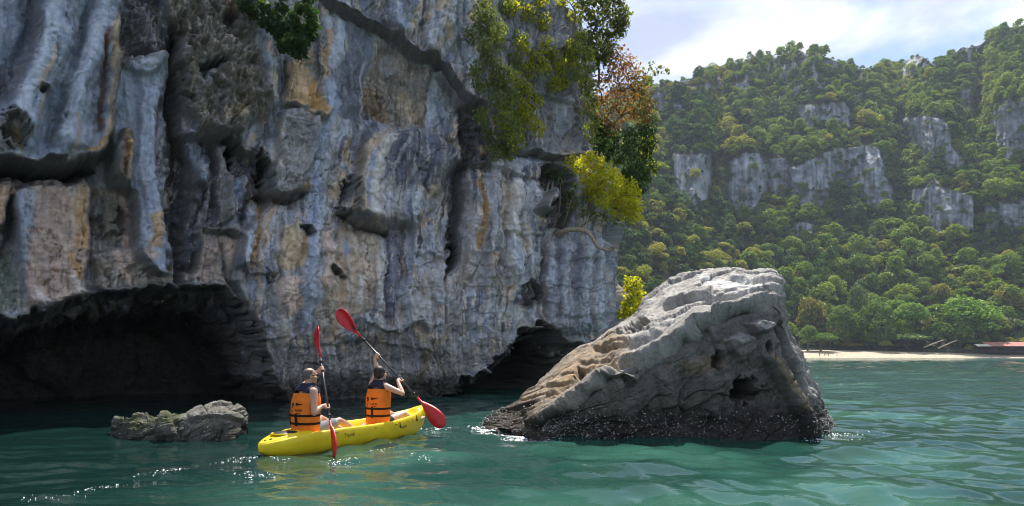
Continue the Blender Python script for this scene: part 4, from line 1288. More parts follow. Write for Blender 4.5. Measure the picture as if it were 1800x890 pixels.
paints([(535, 410), (538, 450)], 5, OCHRE, .7)
paints([(500, 560), (505, 600)], 12, WHITE * .85, .6); paints([(585, 560), (590, 600)], 14, CREAM * .9, .6)
# foot of the buttress, grey and wet
paintp([(465, 590), (540, 612), (640, 602), (720, 585), (800, 600), (880, 600), (940, 570), (905, 625), (840, 665), (780, 720), (480, 720)], A(.25, .25, .245), .8, 26)
paintp([(475, 650), (640, 655), (800, 650), (780, 720), (490, 720)], A(.20, .195, .18), .7, 20)
paints([(757, 610), (745, 650), (720, 690)], 9, A(.26, .215, .13), .7)
# right wall
paintp([(800, 300), (830, 300), (835, 420), (800, 500), (790, 470), (805, 380)], GREY * 1.25, .7)
paints([(842, 308), (858, 345), (852, 400), (840, 440)], 10, OCHRE * .75, .85)
paintp([(805, 440), (860, 440), (890, 500), (860, 520), (800, 500)], BROWN * 1.9, .5)
paints([(862, 300), (868, 360), (872, 420)], 6, PALE, .85)
paints([(912, 312), (908, 370), (906, 420), (900, 470)], 10, WHITE * .95, .85)
paints([(935, 310), (930, 370)], 6, PALE, .7)
paints([(905, 420), (915, 460), (912, 500)], 14, PALE * .95, .7)
paints([(925, 265), (930, 290)], 14, PALE * .9, .7)
paints([(894, 320), (896, 400)], 6, CREAM * .8, .6)
paintp([(830, -60), (1060, -60), (1045, 280), (860, 262), (870, 120)], A(.24, .24, .265), .8, 14)
paints([(990, 175), (985, 220), (995, 235)], 9, PALE * .8, .7)
paintp([(950, 290), (976, 286), (1003, 310), (1006, 364), (988, 372), (957, 350)], A(.08, .075, .08), .9)  # shade inside the hollow, painted dark
paintp([(958, 410), (1070, 405), (1066, 520), (1050, 590), (985, 605), (955, 565)], A(.33, .34, .39), .75)
for x0 in (975, 1000, 1035, 1060):
    paints([(x0, 420), (x0 - 3, 500), (x0, 585)], 5, PALE * .9, .75)
paints([(986, 420), (984, 520)], 6, SLATE * 1.2, .7); paints([(1018, 420), (1014, 540)], 7, SLATE * 1.3, .7)
paintp([(1074, 380), (1160, 380), (1160, 640), (1062, 640), (1066, 520)], SLATE * 1.1, .85)  # set-back corner in shadow, painted darker
paints([(880, 560), (915, 545), (925, 590)], 9, WHITE * .8, .6)
# thin run-off stains over everything: black and white drip lines
zone = sstep(-.3, .4, pn(U2 * .009, V2 * .007, 191))
for col_, sg, a_ in ((SLATE * .7, 1, .5), (WHITE, -1, .32), (CREAM, -1, .3)):
    k_ = (1 - .65 * sm.ravel()) * sstep(.30, .52, sg * str3 + .25 * blot * sg + .12 * fine) * a_ * (zone if sg > 0 else 1 - .5 * zone)
    C = C * (1 - k_[:, None]) + col_[None] * k_[:, None]
C = C * (1 + 0.10 * np.clip(fine, -1.5, 1.5))[:, None]
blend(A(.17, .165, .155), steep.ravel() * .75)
# caves: inner darkness painted in as near-black wet stone; black tidal band
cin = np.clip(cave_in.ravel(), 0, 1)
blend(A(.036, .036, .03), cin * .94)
tide = sstep(0.75, 0.2, SZ.ravel() + 0.15 * fine)
blend(A(.07, .068, .058), tide * .8)
C = np.clip(C, 0.01, 0.82)
P3 = np.stack([Px, Py, Pz], -1)
# cap: run the last row far back so the crag is a solid block
capr = P3[:, -1].copy(); capr[:, 0] += (-6 - capr[:, 0]) * .45; capr[:, 1] += (34 - capr[:, 1]) * .45; capr[:, 2] += 0.3
P3 = np.concatenate([P3, capr[:, None]], 1)
C3 = C.reshape(ns, nz, 3); C3 = np.concatenate([C3, C3[:, -1:]], 1)
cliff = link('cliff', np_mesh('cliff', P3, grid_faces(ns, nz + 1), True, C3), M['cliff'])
tag(cliff, kind='structure')
def cliff_at(px, py, off=0.0):
    """point on the crag's face seen at a photograph pixel"""
    y = np.maximum(P3[..., 1], 1)
    uu = 900 + F * P3[..., 0] / y; vv = HOR - F * (P3[..., 2] - CZ) / y
    q = (uu - px) ** 2 + (vv - py) ** 2 + np.where(P3[..., 1] > 30, 1e6, 0)
    i, j = np.unravel_index(np.argmin(q), q.shape)
    p = Vector(P3[i, j]); p.y -= off
    return p
# ================================================================== ROCKS IN THE WATER
def lofted_rock(name, T, E, Yf, Ye, Yc, Yb, pxr, n_u, n_q, feats, paints_fn, label, seed, amp=1.0, rock_m='rock'):
    """rock built from cross-sections: foot, brow, crest and back foot at surveyed places"""
    global UF, VF, dF, smooth_mask, rough_mask, C, fine, brk
    px = np.linspace(pxr[0], pxr[1], n_u)
    tp, ep = interp(px, T), interp(px, E)
    yf, ye, yc, yb = interp(px, Yf), interp(px, Ye), interp(px, Yc), interp(px, Yb)
    ray = (px - 900) / F
    def pt(y, z): return np.stack([ray * y, y, z], -1)
    ze = CZ + (HOR - ep) / F * ye; zc = CZ + (HOR - tp) / F * yc
    zf = np.zeros(n_u)
    K = [pt(yf - .10, zf - .7), pt(yf, zf), pt(yf * .45 + ye * .55 - .03, ze * .5), pt(ye, ze),
         pt(ye * .5 + yc * .5, ze * .5 + zc * .5 + .06 * amp), pt(yc, zc), pt(yc * .55 + yb * .45, zc * .62), pt(yb, zf - .1), pt(yb + .15, zf - .7)]
    kq = np.array([0, .10, .27, .42, .58, .74, .86, .96, 1.0])
    q = np.linspace(0, 1, n_q)
    B = np.zeros((n_u, n_q, 3))
    KA = np.stack(K, 1)
    for c in range(3):
        for i in range(n_u):
            B[i, :, c] = np.interp(q, kq, KA[i, :, c])
    # ease the folds except at the brow
    for _ in range(3):
        B[:, 1:-1] = 0.25 * B[:, :-2] + 0.5 * B[:, 1:-1] + 0.25 * B[:, 2:]
    du = np.gradient(B, axis=0); dq = np.gradient(B, axis=1)
    nrm = np.cross(du, dq); nrm /= np.linalg.norm(nrm, axis=2)[..., None] + 1e-9
    for _ in range(6):
        nrm[1:-1] = (nrm[:-2] + nrm[1:-1] * 2 + nrm[2:]) / 4; nrm[:, 1:-1] = (nrm[:, :-2] + nrm[:, 1:-1] * 2 + nrm[:, 2:]) / 4
    nrm /= np.linalg.norm(nrm, axis=2)[..., None] + 1e-9
    uu = 900 + F * B[..., 0] / B[..., 1]; vv = HOR - F * (B[..., 2] - CZ) / B[..., 1]
    hid = np.repeat((q > .76)[None], n_u, 0)
    uw = uu + 2.5 * fbm(uu * .03, vv * .03, 3, seed + 1); vw = vv + 2.2 * fbm(uu * .03, vv * .03, 3, seed + 2)
    UF = np.where(hid, 5000., uw).ravel(); VF = vw.ravel()
    dF = np.zeros(UF.shape); smooth_mask = np.zeros(UF.shape); rough_mask = np.zeros(UF.shape)
    feats()
    dd = dF.reshape(uu.shape)
    ar = np.cumsum(np.linalg.norm(dq, axis=2), axis=1)
    a = B[..., 0] * 1.0 + 0.3 * B[..., 1]; b_ = ar
    ca, sa = math.cos(.5), math.sin(.5)
    s1 = a * ca + b_ * sa; s2 = -a * sa + b_ * ca
    endf = sstep(0, .05, np.linspace(0, 1, n_u))[:, None] * sstep(1, .96, np.linspace(0, 1, n_u))[:, None]
    ru = np.clip(1 + rough_mask.reshape(uu.shape) - .7 * smooth_mask.reshape(uu.shape), .2, 2)
    cv, f1, f2 = voro(s1 * .7 + .35 * fbm(a, b_, 3, seed), s2 * 1.5 + .35 * fbm(a, b_, 3, seed + 3), 7)
    dd += amp * ru * (.10 * (cv - .5) - .03 * sstep(.06, 0, f2 - f1))
    cv, f1, f2 = voro(s1 * 2.6 + .3 * pn(a * 2, b_ * 2, seed), s2 * 7 + .3 * pn(a * 2, b_ * 2, seed + 3), 9)
    dd += amp * ru * (.030 * (cv - .5) - .008 * sstep(.06, 0, f2 - f1))
    dd += amp * .065 * fbm(a * .7, b_ * .7, 6, seed + 5, .5) + amp * .010 * ridged(s1 * 1.6, s2 * 7, 4, seed + 6, .6) * ru
    dd += amp * .012 * fbm(a * 9, b_ * 9, 3, seed + 8)
    for (f1_, f2_, sd_, dp, ww) in ((.5, 2.2, 1, .06, .04), (1.1, 4.5, 2, .018, .05), (2.6, .7, 3, .02, .045)):
        q_ = np.abs(pn((s1 + .25 * pn(a * 2, b_ * 2, sd_)) * f1_, (s2 + .12 * pn(a * 2.5, b_ * 2.5, sd_ + 4)) * f2_, seed + 20 + sd_))
        dd -= amp * dp * sstep(ww, 0, q_) * sstep(-.15, .25, pn(a * .8, b_ * .8, seed + 30 + sd_))
    P = B + nrm * (dd * (.25 + .75 * endf))[..., None]
    fine = fbm(a * 5, b_ * 5, 4, seed + 9, .6).ravel()
    str_ = fbm(s1 * .9, s2 * 5, 4, seed + 10).ravel()
    brk = .55 + .75 * sstep(-.7, .5, fine + .6 * str_)
    C = np.repeat(A(.27, .255, .235)[None], len(UF), 0)
    paints_fn(P[..., 2].ravel(), str_, q[None].repeat(n_u, 0).ravel())
    C = np.clip(C * (1 + .12 * np.clip(fine, -1.5, 1.5))[:, None], .008, .62)
    o = link(name, np_mesh(name, P, grid_faces(n_u, n_q), True, C), M[rock_m])
    tag(o, label, 'rock')
    return o, P

def big_feats():
    # upper slab overhanging the shaded face
    ledge([(1075, 648), (1105, 634), (1130, 624), (1180, 602), (1225, 566), (1282, 551), (1322, 540), (1384, 522)], .16, 40, .32, 26, 1.5)
    ledge([(930, 757), (1015, 703), (1060, 668), (1098, 656), (1126, 676)], .14, 30, .2, 26, 1.5)
    ledge([(1160, 545), (1230, 528), (1290, 532), (1380, 515)], .1, 26, .1, 12)
    ledge([(1280, 500), (1330, 505), (1382, 508)], .12, 20, .06, 6)
    plate([(1308, 572), (1332, 560), (1356, 568), (1350, 586), (1320, 588)], .22, 8)
    plate([(1272, 600), (1300, 586), (1322, 590), (1328, 612), (1300, 640), (1278, 620)], .16, 8)
    pit((1309, 686), 24, 20, .8, -15); pit((1322, 694), 12, 11, .3); pit((1296, 676), 10, 9, .2)
    pit((1262, 634), 8, 17, .35, 15); pit((1352, 610), 6, 10, .3); pit((1022, 660), 9, 12, .35)
    pit((1129, 576), 16, 14, .8); pit((1202, 504), 5, 4, .2); pit((1110, 585), 10, 6, .3)
    ledge([(1040, 612), (1090, 622), (1130, 606), (1170, 590)], .08, 20, .08, 8)
    ridge([(1352, 620), (1385, 690), (1405, 730), (1424, 775)], 9, .26)
    ridge([(1372, 560), (1398, 640), (1420, 700)], 12, -.28)
    ridge([(1120, 690), (1100, 730), (1095, 770)], 10, .12); ridge([(1200, 640), (1210, 700), (1200, 760)], 14, -.12)
    ridge([(1165, 650), (1180, 720)], 10, .12); ridge([(1255, 660), (1250, 740)], 12, .14)
    for k in range(7):
        ledge([(880 + 34 * k, 735 - 24 * k), (930 + 36 * k, 722 - 22 * k), (990 + 34 * k, 690 - 20 * k)], .05, 10, .05, 6)
def big_paint(z, st, q):
    blend(A(.29, .27, .245), sstep(-.2, .5, st) * .7)
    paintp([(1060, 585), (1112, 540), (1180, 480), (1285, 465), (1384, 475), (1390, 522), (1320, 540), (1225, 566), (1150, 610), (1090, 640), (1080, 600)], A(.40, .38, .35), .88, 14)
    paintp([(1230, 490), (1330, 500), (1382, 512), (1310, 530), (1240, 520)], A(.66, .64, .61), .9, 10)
    paintp([(1310, 570), (1335, 560), (1356, 570), (1345, 586)], A(.52, .5, .47), .9, 4)  # sunlit facets painted pale
    paintp([(1275, 598), (1300, 586), (1322, 592), (1300, 605)], A(.42, .4, .38), .8, 4)
    paintp([(835, 770), (890, 705), (1000, 610), (1085, 575), (1130, 610), (1105, 650), (1050, 680), (1010, 712), (930, 772)], A(.32, .24, .155), .95, 26)
    paintp([(1000, 640), (1060, 640), (1030, 690), (950, 730)], A(.36, .245, .125), .7, 22)
    paintp([(940, 760), (1050, 672), (1120, 670), (1260, 640), (1400, 700), (1440, 780), (940, 790)], A(.095, .08, .062), .85, 20)  # front face painted dark to deepen its shade
    paintp([(1090, 655), (1180, 612), (1225, 575), (1282, 560), (1322, 548), (1384, 535), (1400, 620), (1440, 700), (1440, 770), (1100, 770)], A(.105, .095, .084), .9, 14)  # upper front: shade painted in under the slab
    paintp([(1310, 570), (1335, 560), (1356, 570), (1345, 586)], A(.52, .5, .47), .9, 4)  # sunlit facets painted pale again over the dark front
    paintp([(1275, 598), (1300, 586), (1322, 592), (1300, 605)], A(.42, .4, .38), .8, 4)
    paintp([(1160, 640), (1250, 620), (1290, 640), (1240, 665)], A(.22, .16, .09), .5, 12)
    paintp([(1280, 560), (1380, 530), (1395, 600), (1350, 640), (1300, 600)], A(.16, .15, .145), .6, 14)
    paints([(1352, 622), (1385, 690), (1405, 730)], 5, A(.33, .24, .14), .7)
    fr = np.where(q < .5, 1, 0)
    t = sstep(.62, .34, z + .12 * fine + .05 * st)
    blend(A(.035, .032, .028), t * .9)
def shells(Pq, name, label, n, zmax, xr, size, seed, mat):
    """crust of barnacles along the tide line"""
    r = np.random.default_rng(seed)
    pts = Pq.reshape(-1, 3)
    cand = np.nonzero((pts[:, 2] > -.02) & (pts[:, 2] < zmax) & (pts[:, 0] > xr[0]) & (pts[:, 0] < xr[1]) & (pts[:, 1] < 14.2))[0]
    wt = np.exp(-((pts[cand, 2] - zmax * .45) / (zmax * .4)) ** 2) + .08
    i = r.choice(cand, n, p=wt / wt.sum())
    c = pts[i] + r.normal(size=(n, 3)) * .014 + np.array([0, -.015, .0])
    dirs = np.array([[1, 0, 0], [-.5, .87, 0], [-.5, -.87, 0], [0, 0, 1.0]])
    s = size * (.5 + r.random(n)) ** 1.5
    V = c[:, None] + (dirs[None] + r.normal(size=(n, 4, 3)) * .3) * s[:, None, None]
    V[:, :, 1] -= .01
    f = np.array([[0, 2, 1], [0, 1, 3], [1, 2, 3], [2, 0, 3]])
    Fq = (np.arange(n)[:, None, None] * 4 + f[None]).reshape(-1, 3)
    return link(name, np_mesh(name, V.reshape(-1, 3), Fq, False), mat)
M['shell'] = simple('barnacle', (0.5, 0.48, 0.44), 0.7, 0.3, 0.5, 9)
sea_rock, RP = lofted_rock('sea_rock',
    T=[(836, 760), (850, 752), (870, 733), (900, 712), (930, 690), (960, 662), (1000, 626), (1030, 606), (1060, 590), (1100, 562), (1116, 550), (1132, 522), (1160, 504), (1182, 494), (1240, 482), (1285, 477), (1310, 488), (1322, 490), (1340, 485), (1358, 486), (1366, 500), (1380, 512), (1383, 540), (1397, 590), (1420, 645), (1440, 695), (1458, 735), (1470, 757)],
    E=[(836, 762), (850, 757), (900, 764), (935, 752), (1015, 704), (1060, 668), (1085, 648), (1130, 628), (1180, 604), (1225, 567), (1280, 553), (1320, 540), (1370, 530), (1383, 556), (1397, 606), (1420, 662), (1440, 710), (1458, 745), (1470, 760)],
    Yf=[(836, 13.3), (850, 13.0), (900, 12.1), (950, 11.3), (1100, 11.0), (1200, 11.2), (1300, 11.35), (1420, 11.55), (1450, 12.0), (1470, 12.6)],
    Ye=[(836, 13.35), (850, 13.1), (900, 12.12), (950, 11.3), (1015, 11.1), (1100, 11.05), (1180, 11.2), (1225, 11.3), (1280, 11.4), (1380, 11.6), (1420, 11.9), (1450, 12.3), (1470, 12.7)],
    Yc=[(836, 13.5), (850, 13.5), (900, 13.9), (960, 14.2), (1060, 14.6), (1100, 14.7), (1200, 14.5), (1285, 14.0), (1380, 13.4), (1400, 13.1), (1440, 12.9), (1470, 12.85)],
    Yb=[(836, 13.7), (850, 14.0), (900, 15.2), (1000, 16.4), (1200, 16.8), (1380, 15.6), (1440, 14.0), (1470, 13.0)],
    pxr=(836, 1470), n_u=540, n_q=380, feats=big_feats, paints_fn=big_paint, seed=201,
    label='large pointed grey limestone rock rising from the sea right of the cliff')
sh = shells(RP, 'barnacle', None, 2600, .5, (-1, 7), .0085, 3, M['shell']); sh.parent = sea_rock; sh['kind'] = 'stuff'

def small_feats():
    ridge([(228, 728), (262, 724)], 9, .10); ridge([(290, 735), (300, 770)], 8, .12); rough_mask[:] = 1.0
    ledge([(330, 745), (380, 735), (425, 745)], .06, 16, .05, 6)
def small_paint(z, st, q):
    blend(A(.085, .09, .045), sstep(-.4, .3, fine) * .6)
    paintp([(330, 700), (440, 700), (436, 770), (345, 770)], A(.16, .155, .125), .8, 14)
    paintp([(195, 730), (330, 720), (325, 760), (230, 770)], A(.075, .085, .032), .85, 14)
    blend(A(.05, .05, .042), sstep(.28, .1, z + .1 * fine) * .8)
small_rock, SP = lofted_rock('boulder',
    T=[(196, 757), (204, 740), (216, 742), (250, 738), (290, 735), (330, 732), (346, 718), (366, 705), (390, 702), (412, 712), (428, 735), (434, 760)],
    E=[(196, 760), (216, 745), (250, 744), (290, 738), (330, 738), (350, 734), (390, 730), (415, 738), (434, 763)],
    Yf=[(196, 12.0), (230, 11.2), (300, 11.0), (400, 11.2), (434, 11.9)],
    Ye=[(196, 12.05), (230, 11.35), (300, 11.2), (400, 11.4), (434, 11.95)],
    Yc=[(196, 12.1), (230, 12.0), (300, 11.8), (400, 12.0), (434, 12.0)],
    Yb=[(196, 12.2), (230, 12.7), (300, 12.9), (400, 12.8), (434, 12.1)],
    pxr=(196, 434), n_u=260, n_q=220, feats=small_feats, paints_fn=small_paint, seed=301, amp=.85,
    label='low mossy boulder in the dark water left of the yellow kayak')
sh = shells(SP, 'barnacle', None, 200, .35, (-8, -3), .008, 4, M['shell']); sh.parent = small_rock; sh['kind'] = 'stuff'

# ================================================================== PLANTS ON THE CRAG
def leaf_quads(C_, n_each, rad, size, droop=0.3, seed=0, slim=0.42, flat=1.0):
    """pointed folded leaves scattered round clump centres"""
    r = np.random.default_rng(seed)
    C_ = np.array(C_, float)
    n = len(C_) * n_each
    c = np.repeat(C_, n_each, 0)
    rd = np.repeat(np.broadcast_to(np.asarray(rad, float), len(C_)), n_each)
    d = r.normal(size=(n, 3)); d /= np.linalg.norm(d, axis=1)[:, None]
    c = c + d * (rd * r.random(n) ** .45)[:, None] * np.array([1, 1, flat])
    ax = r.normal(size=(n, 3)); ax[:, 2] -= droop * 3
    ax /= np.linalg.norm(ax, axis=1)[:, None]
    sd = np.cross(ax, r.normal(size=(n, 3))); sd /= np.linalg.norm(sd, axis=1)[:, None] + 1e-9
    nm = np.cross(ax, sd)
    s = (size * (.6 + .8 * r.random(n)))[:, None]
    q = np.stack([c, c + ax * s * .45 + sd * s * slim + nm * s * .1, c + ax * s, c + ax * s * .45 - sd * s * slim + nm * s * .1], 1)
    return q.reshape(-1, 3)
def quads_obj(name, V, mat, parent):
    o = link(name, np_mesh(name, V, np.arange(len(V)).reshape(-1, 4), False), mat, parent)
    o['kind'] = 'stuff'
    return o
def grow(name, label, cat, base, clumps, Y, mat, n_each=60, rad_px=16, size=.12, droop=.3, seed=1, bark='bark', twig=.018, group=None, drop_in=.0, flat=1., slim=.42, extra=None):
    """plant rooted at base: branches run to the leaf clumps seen at the given photograph places"""
    r = random.Random(seed)
    base = Vector(base)
    t = empty(name, base)
    tag(t, label, cat, group)
    cs = []
    for c in clumps:
        y = (cliff_at(c[0], c[1]).y - r.uniform(.2, .75)) if Y is None else Y + r.uniform(-.35, .35)
        cs.append(at(c[0] + r.uniform(-3, 3), c[1] + r.uniform(-3, 3), y))
    rad = rad_px / F * (Y or 22)
    rel = [c - base for c in cs]
    mb = MB()
    order = sorted(range(len(rel)), key=lambda k: rel[k].length)
    done = [Vector((0, 0, 0))]
    for k in order:
        e = rel[k]
        p = min(done, key=lambda q: (q - e).length + .35 * q.length * 0)
        md = p.lerp(e, .5) + Vector((r.uniform(-.05, .05), r.uniform(-.05, .05), r.uniform(-.02, .12)))
        f_ = max(.35, 1 - e.length / (max(x.length for x in rel) + .01) * .8)
        mb.tube([p, md, e], [twig * f_ * 1.25, twig * f_, twig * f_ * .7], 6)
        for q in range(4):
            e2 = e + Vector((r.uniform(-1, 1), r.uniform(-1, 1), r.uniform(-1, .8))) * rad * .9
            mb.tube([e, e.lerp(e2, .5) + Vector((0, 0, .02)), e2], [twig * .35, twig * .25, twig * .12], 4)
        done.append(e)
    mb.build('branches', M[bark], t)
    V = leaf_quads([tuple(v) for v in rel], n_each, rad, size, droop, seed, slim, flat)
    quads_obj('leaves', V, mat, t)
    if extra is not None:
        m2, which, n2 = extra
        V = leaf_quads([tuple(rel[k]) for k in which], n2, rad * 1.05, size, droop, seed + 5, slim, flat)
        quads_obj('leaves', V, m2, t)
    return t
L_dark = leaf_mat('leaf_dark', [(0.025, 0.06, 0.018), (0.045, 0.09, 0.025), (0.075, 0.125, 0.03)], 0.3, by_object=False)
L_dull = leaf_mat('leaf_dull_olive', [(0.10, 0.135, 0.045), (0.16, 0.195, 0.065), (0.21, 0.23, 0.08)], 0.45, by_object=False)
L_yel = leaf_mat('leaf_yellow_green', [(0.24, 0.26, 0.025), (0.36, 0.35, 0.035), (0.44, 0.36, 0.05)], 0.55, by_object=False)
L_gold = leaf_mat('leaf_gold', [(0.33, 0.32, 0.02), (0.48, 0.44, 0.03), (0.60, 0.52, 0.055)], 0.55, by_object=False)
L_rust = leaf_mat('leaf_rust', [(0.16, 0.08, 0.045), (0.28, 0.12, 0.045), (0.34, 0.20, 0.08)], 0.45, by_object=False)
L_mid = leaf_mat('leaf_fresh', [(0.07, 0.10, 0.02), (0.12, 0.15, 0.03), (0.2, 0.19, 0.04)], 0.4, by_object=False)

b0 = cliff_at(468, 6, -.05)
grow('hanging_shrub', 'dark green shrub hanging from the cliff at the top edge of the photo', 'shrub', b0,
     [(430, 8), (444, 22), (462, 12), (478, 26), (495, 14), (512, 28), (528, 12), (545, 20), (552, 38), (538, 48), (520, 46), (503, 44), (492, 60), (508, 68), (522, 62), (534, 70), (516, 84), (528, 88), (500, 78), (483, 50), (468, 36), (548, 60), (452, -8), (500, -10), (540, -8)],
     b0.y - .75, L_dark, 120, 12, .11, .55, 3, twig=.022)
b1 = cliff_at(860, 6, -.1)
grow('hanging_vine', 'dull olive creeper trailing down the cliff face, its end yellowish', 'creeper', b1,
     [(848, 6), (862, 26), (856, 52), (870, 74), (862, 98), (876, 118), (868, 140), (884, 154), (876, 176), (892, 190), (882, 208), (898, 222), (890, 240), (904, 250), (912, 234), (906, 212), (916, 196), (900, 170), (896, 262), (884, 258), (850, 80), (846, 30), (888, 20), (880, 50), (890, 130), (838, 120), (842, 150), (850, 200), (862, 230), (870, 262), (832, 60), (905, 110), (912, 70)],
     None, L_dull, 170, 17, .085, .7, 5, twig=.024, extra=(L_yel, [9, 10, 11, 12, 13, 14, 15, 16, 17], 45))
b2 = cliff_at(985, 12, -.1)
grow('hanging_vine', 'yellow green creeper with orange leaves trailing right of the olive creeper', 'creeper', b2,
     [(905, 8), (930, 24), (955, 40), (980, 20), (1005, 44), (985, 64), (960, 74), (1000, 84), (972, 98), (945, 100), (930, 120), (912, 142), (925, 160), (940, 178), (955, 120), (985, 112), (1005, 104), (990, 138), (975, 150), (940, 60), (920, 80), (932, 208), (944, 226), (920, 190), (1010, 20), (990, -5), (950, 0)],
     None, L_yel, 135, 17, .09, .6, 7, twig=.024, extra=(L_mid, list(range(0, 20)), 40))
for o in (b1, b2): pass
b3 = at(1058, 120, 24.8)
grow('crag_tree', 'leafy green tree against the sky on top of the cliff corner', 'tree', at(1052, 150, 24.6),
     [(1022, 8), (1040, 2), (1060, 10), (1080, 4), (1094, 16), (1098, 34), (1085, 42), (1070, 30), (1050, 34), (1034, 30), (1046, 56), (1062, 60), (1080, 62), (1092, 52), (1074, 82), (1056, 84), (1040, 76), (1034, 98), (1048, 106), (1066, 102), (1090, -10), (1060, -12), (1030, -15)],
     24.4, L_mid, 150, 17, .10, .25, 9, twig=.05)
grow('crag_tree', 'rust coloured tree with sparse leaves at the cliff corner', 'tree', at(1062, 262, 25.0),
     [(1072, 92), (1090, 98), (1108, 110), (1096, 122), (1078, 116), (1066, 134), (1084, 140), (1104, 136), (1122, 140), (1128, 160), (1112, 158), (1092, 162), (1072, 160), (1060, 176), (1080, 184), (1102, 182), (1122, 184), (1136, 186), (1112, 204), (1090, 206), (1066, 204), (1056, 220), (1080, 222), (1130, 206), (1050, 150), (1046, 190)],
     24.5, L_rust, 105, 18, .085, .15, 11, twig=.045, extra=(L_mid, [8, 9, 16, 17, 18, 23], 70))
grow('crag_shrub', 'dark evergreen shrub hanging below the rust coloured tree', 'shrub', at(1076, 300, 25.0),
     [(1062, 232), (1084, 238), (1108, 234), (1130, 232), (1142, 250), (1122, 254), (1100, 256), (1078, 256), (1066, 274), (1090, 276), (1114, 276), (1136, 272), (1144, 288), (1124, 296), (1104, 298), (1116, 314), (1134, 310), (1098, 318), (1062, 252), (1128, 330), (1110, 336), (1056, 262), (1050, 240), (1052, 215), (1140, 215), (1142, 232)],
     24.6, L_dark, 130, 14, .15, .35, 13, twig=.035, slim=.2, extra=(L_gold, [4, 11, 12, 25], 35))
grow('crag_shrub', 'thin bare twigs with few leaves sticking out right of the rust coloured tree', 'shrub', at(1118, 160, 24.6),
     [(1128, 122), (1140, 118), (1150, 128), (1160, 120), (1172, 124), (1134, 136), (1148, 140)], 24.6, L_mid, 14, 9, .10, .2, 15, twig=.014)
grow('crag_shrub', 'olive fringe of leaves hanging down the cliff edge left of the rust coloured tree', 'shrub', at(1024, 70, 24.2),
     [(1022, 62), (1014, 84), (1030, 96), (1020, 116), (1036, 122), (1026, 142), (1040, 150), (1030, 166), (1044, 180), (1034, 194), (1046, 214), (1036, 226), (1044, 246), (1006, 100), (1012, 132)],
     23.7, L_dull, 120, 14, .085, .6, 29, twig=.02, extra=(L_yel, [0, 1, 2, 3, 5, 8], 60))
grow('yellow_bush', 'bright yellow green bush growing on the ledge of the cliff corner', 'bush', at(1030, 392, 23.6),
     [(1036, 276), (1050, 284), (1030, 292), (1016, 300), (1064, 296), (1048, 304), (1076, 308), (1060, 318), (1090, 318), (1104, 328), (1080, 332), (1094, 342), (1112, 346), (1120, 362), (1104, 362), (1086, 356), (1068, 342), (1050, 330), (1034, 318), (1118, 378), (1098, 376), (1078, 368), (1058, 352), (1040, 340), (1006, 290), (1024, 310)],
     23.3, L_gold, 150, 16, .085, .05, 17, twig=.03, extra=(L_yel, list(range(10, 24)), 60))
grow('crag_shrub', 'dull green scrub under the yellow bush on the ledge', 'shrub', at(1012, 396, 23.6),
     [(1000, 340), (1016, 334), (1030, 350), (1012, 362), (1028, 372), (1046, 376), (1000, 362), (1060, 382), (1080, 390), (1100, 394), (990, 346)],
     23.3, L_dull, 45, 12, .09, .2, 19, twig=.02)
# strap leaved rosettes
def rosette(base, n, ln, seed, label):
    r = random.Random(seed)
    t = empty('strap_leaf_plant', base); tag(t, label, 'plant')
    for k in range(n):
        a = r.uniform(0, 6.28); el = r.uniform(-.3, 1.2); l_ = ln * r.uniform(.6, 1.1)
        d = Vector((math.cos(a) * math.cos(el), math.sin(a) * math.cos(el) - .25, math.sin(el)))
        sdv = d.cross(Vector((0, 0, 1))).normalized() * ln * .05
        V = []; Fc = []
        for j in range(5):
            f = j / 4
            p = d * l_ * f + Vector((0, 0, -.55 * l_ * f * f)); w_ = (1 - f) ** .6 * (.5 + f * .8)
            V += [p - sdv * w_, p + Vector((0, 0, -.015 * w_)), p + sdv * w_]
        for j in range(4):
            Fc += [(j * 3, j * 3 + 1, j * 3 + 4, j * 3 + 3), (j * 3 + 1, j * 3 + 2, j * 3 + 5, j * 3 + 4)]
        mb = MB(); mb.add(V, Fc); mb.build('leaf', L_strap, t, False)
L_strap = leaf_mat('leaf_strap', [(0.05, 0.085, 0.04), (0.09, 0.13, 0.06), (0.16, 0.19, 0.11)], 0.2, 0.3)
rosette(at(985, 312, 22.9), 42, .62, 1, 'largest dark green strap leaved plant left of the yellow bush')
rosette(at(966, 302, 22.8), 22, .42, 2, 'small strap leaved plant at the cliff side of the largest one')
rosette(at(1010, 330, 22.8), 24, .45, 3, 'strap leaved plant hanging just under the yellow bush')
rosette(at(1100, 268, 24.2), 36, .7, 4, 'strap leaved plant in the dark evergreen shrub')
rosette(at(1128, 292, 24.2), 26, .6, 5, 'strap leaved plant at the lower right of the dark evergreen shrub')
# driftwood-like root and hanging roots
mb = MB()
rp = [at(x, y, Y_) for x, y, Y_ in ((972, 414, 23.6), (984, 410, 22.9), (1000, 404, 22.7), (1018, 404, 22.6), (1034, 408, 22.5), (1042, 420, 22.4), (1050, 434, 22.4), (1064, 440, 22.4), (1076, 438, 22.3))]
mb.tube(rp, [.10, .10, .085, .075, .065, .06, .055, .05, .03], 9)
q_ = random.Random(3)
for k in range(11):
    a = q_.uniform(-1.4, 1.4)
    e = rp[-1] + Vector((math.cos(a) * q_.uniform(.12, .34), q_.uniform(-.15, .15), math.sin(a) * .2))
    mb.tube([rp[-2 if k % 2 else -1], rp[-1].lerp(e, .5) + Vector((0, 0, q_.uniform(-.03, .04))), e], [.022, .014, .005], 5)
bx = rp[3]
for k in range(5):
    mb.tube([bx, bx + Vector((.08 * k - .1, -.02, .12)), bx + Vector((.12 * k - .15, 0, .3 + .05 * k))], [.02, .014, .006], 5)
tag(mb.build('dead_branch', M['wood_pale']), 'pale crooked dead branch with a frayed end sticking out from the cliff ledge', 'branch')
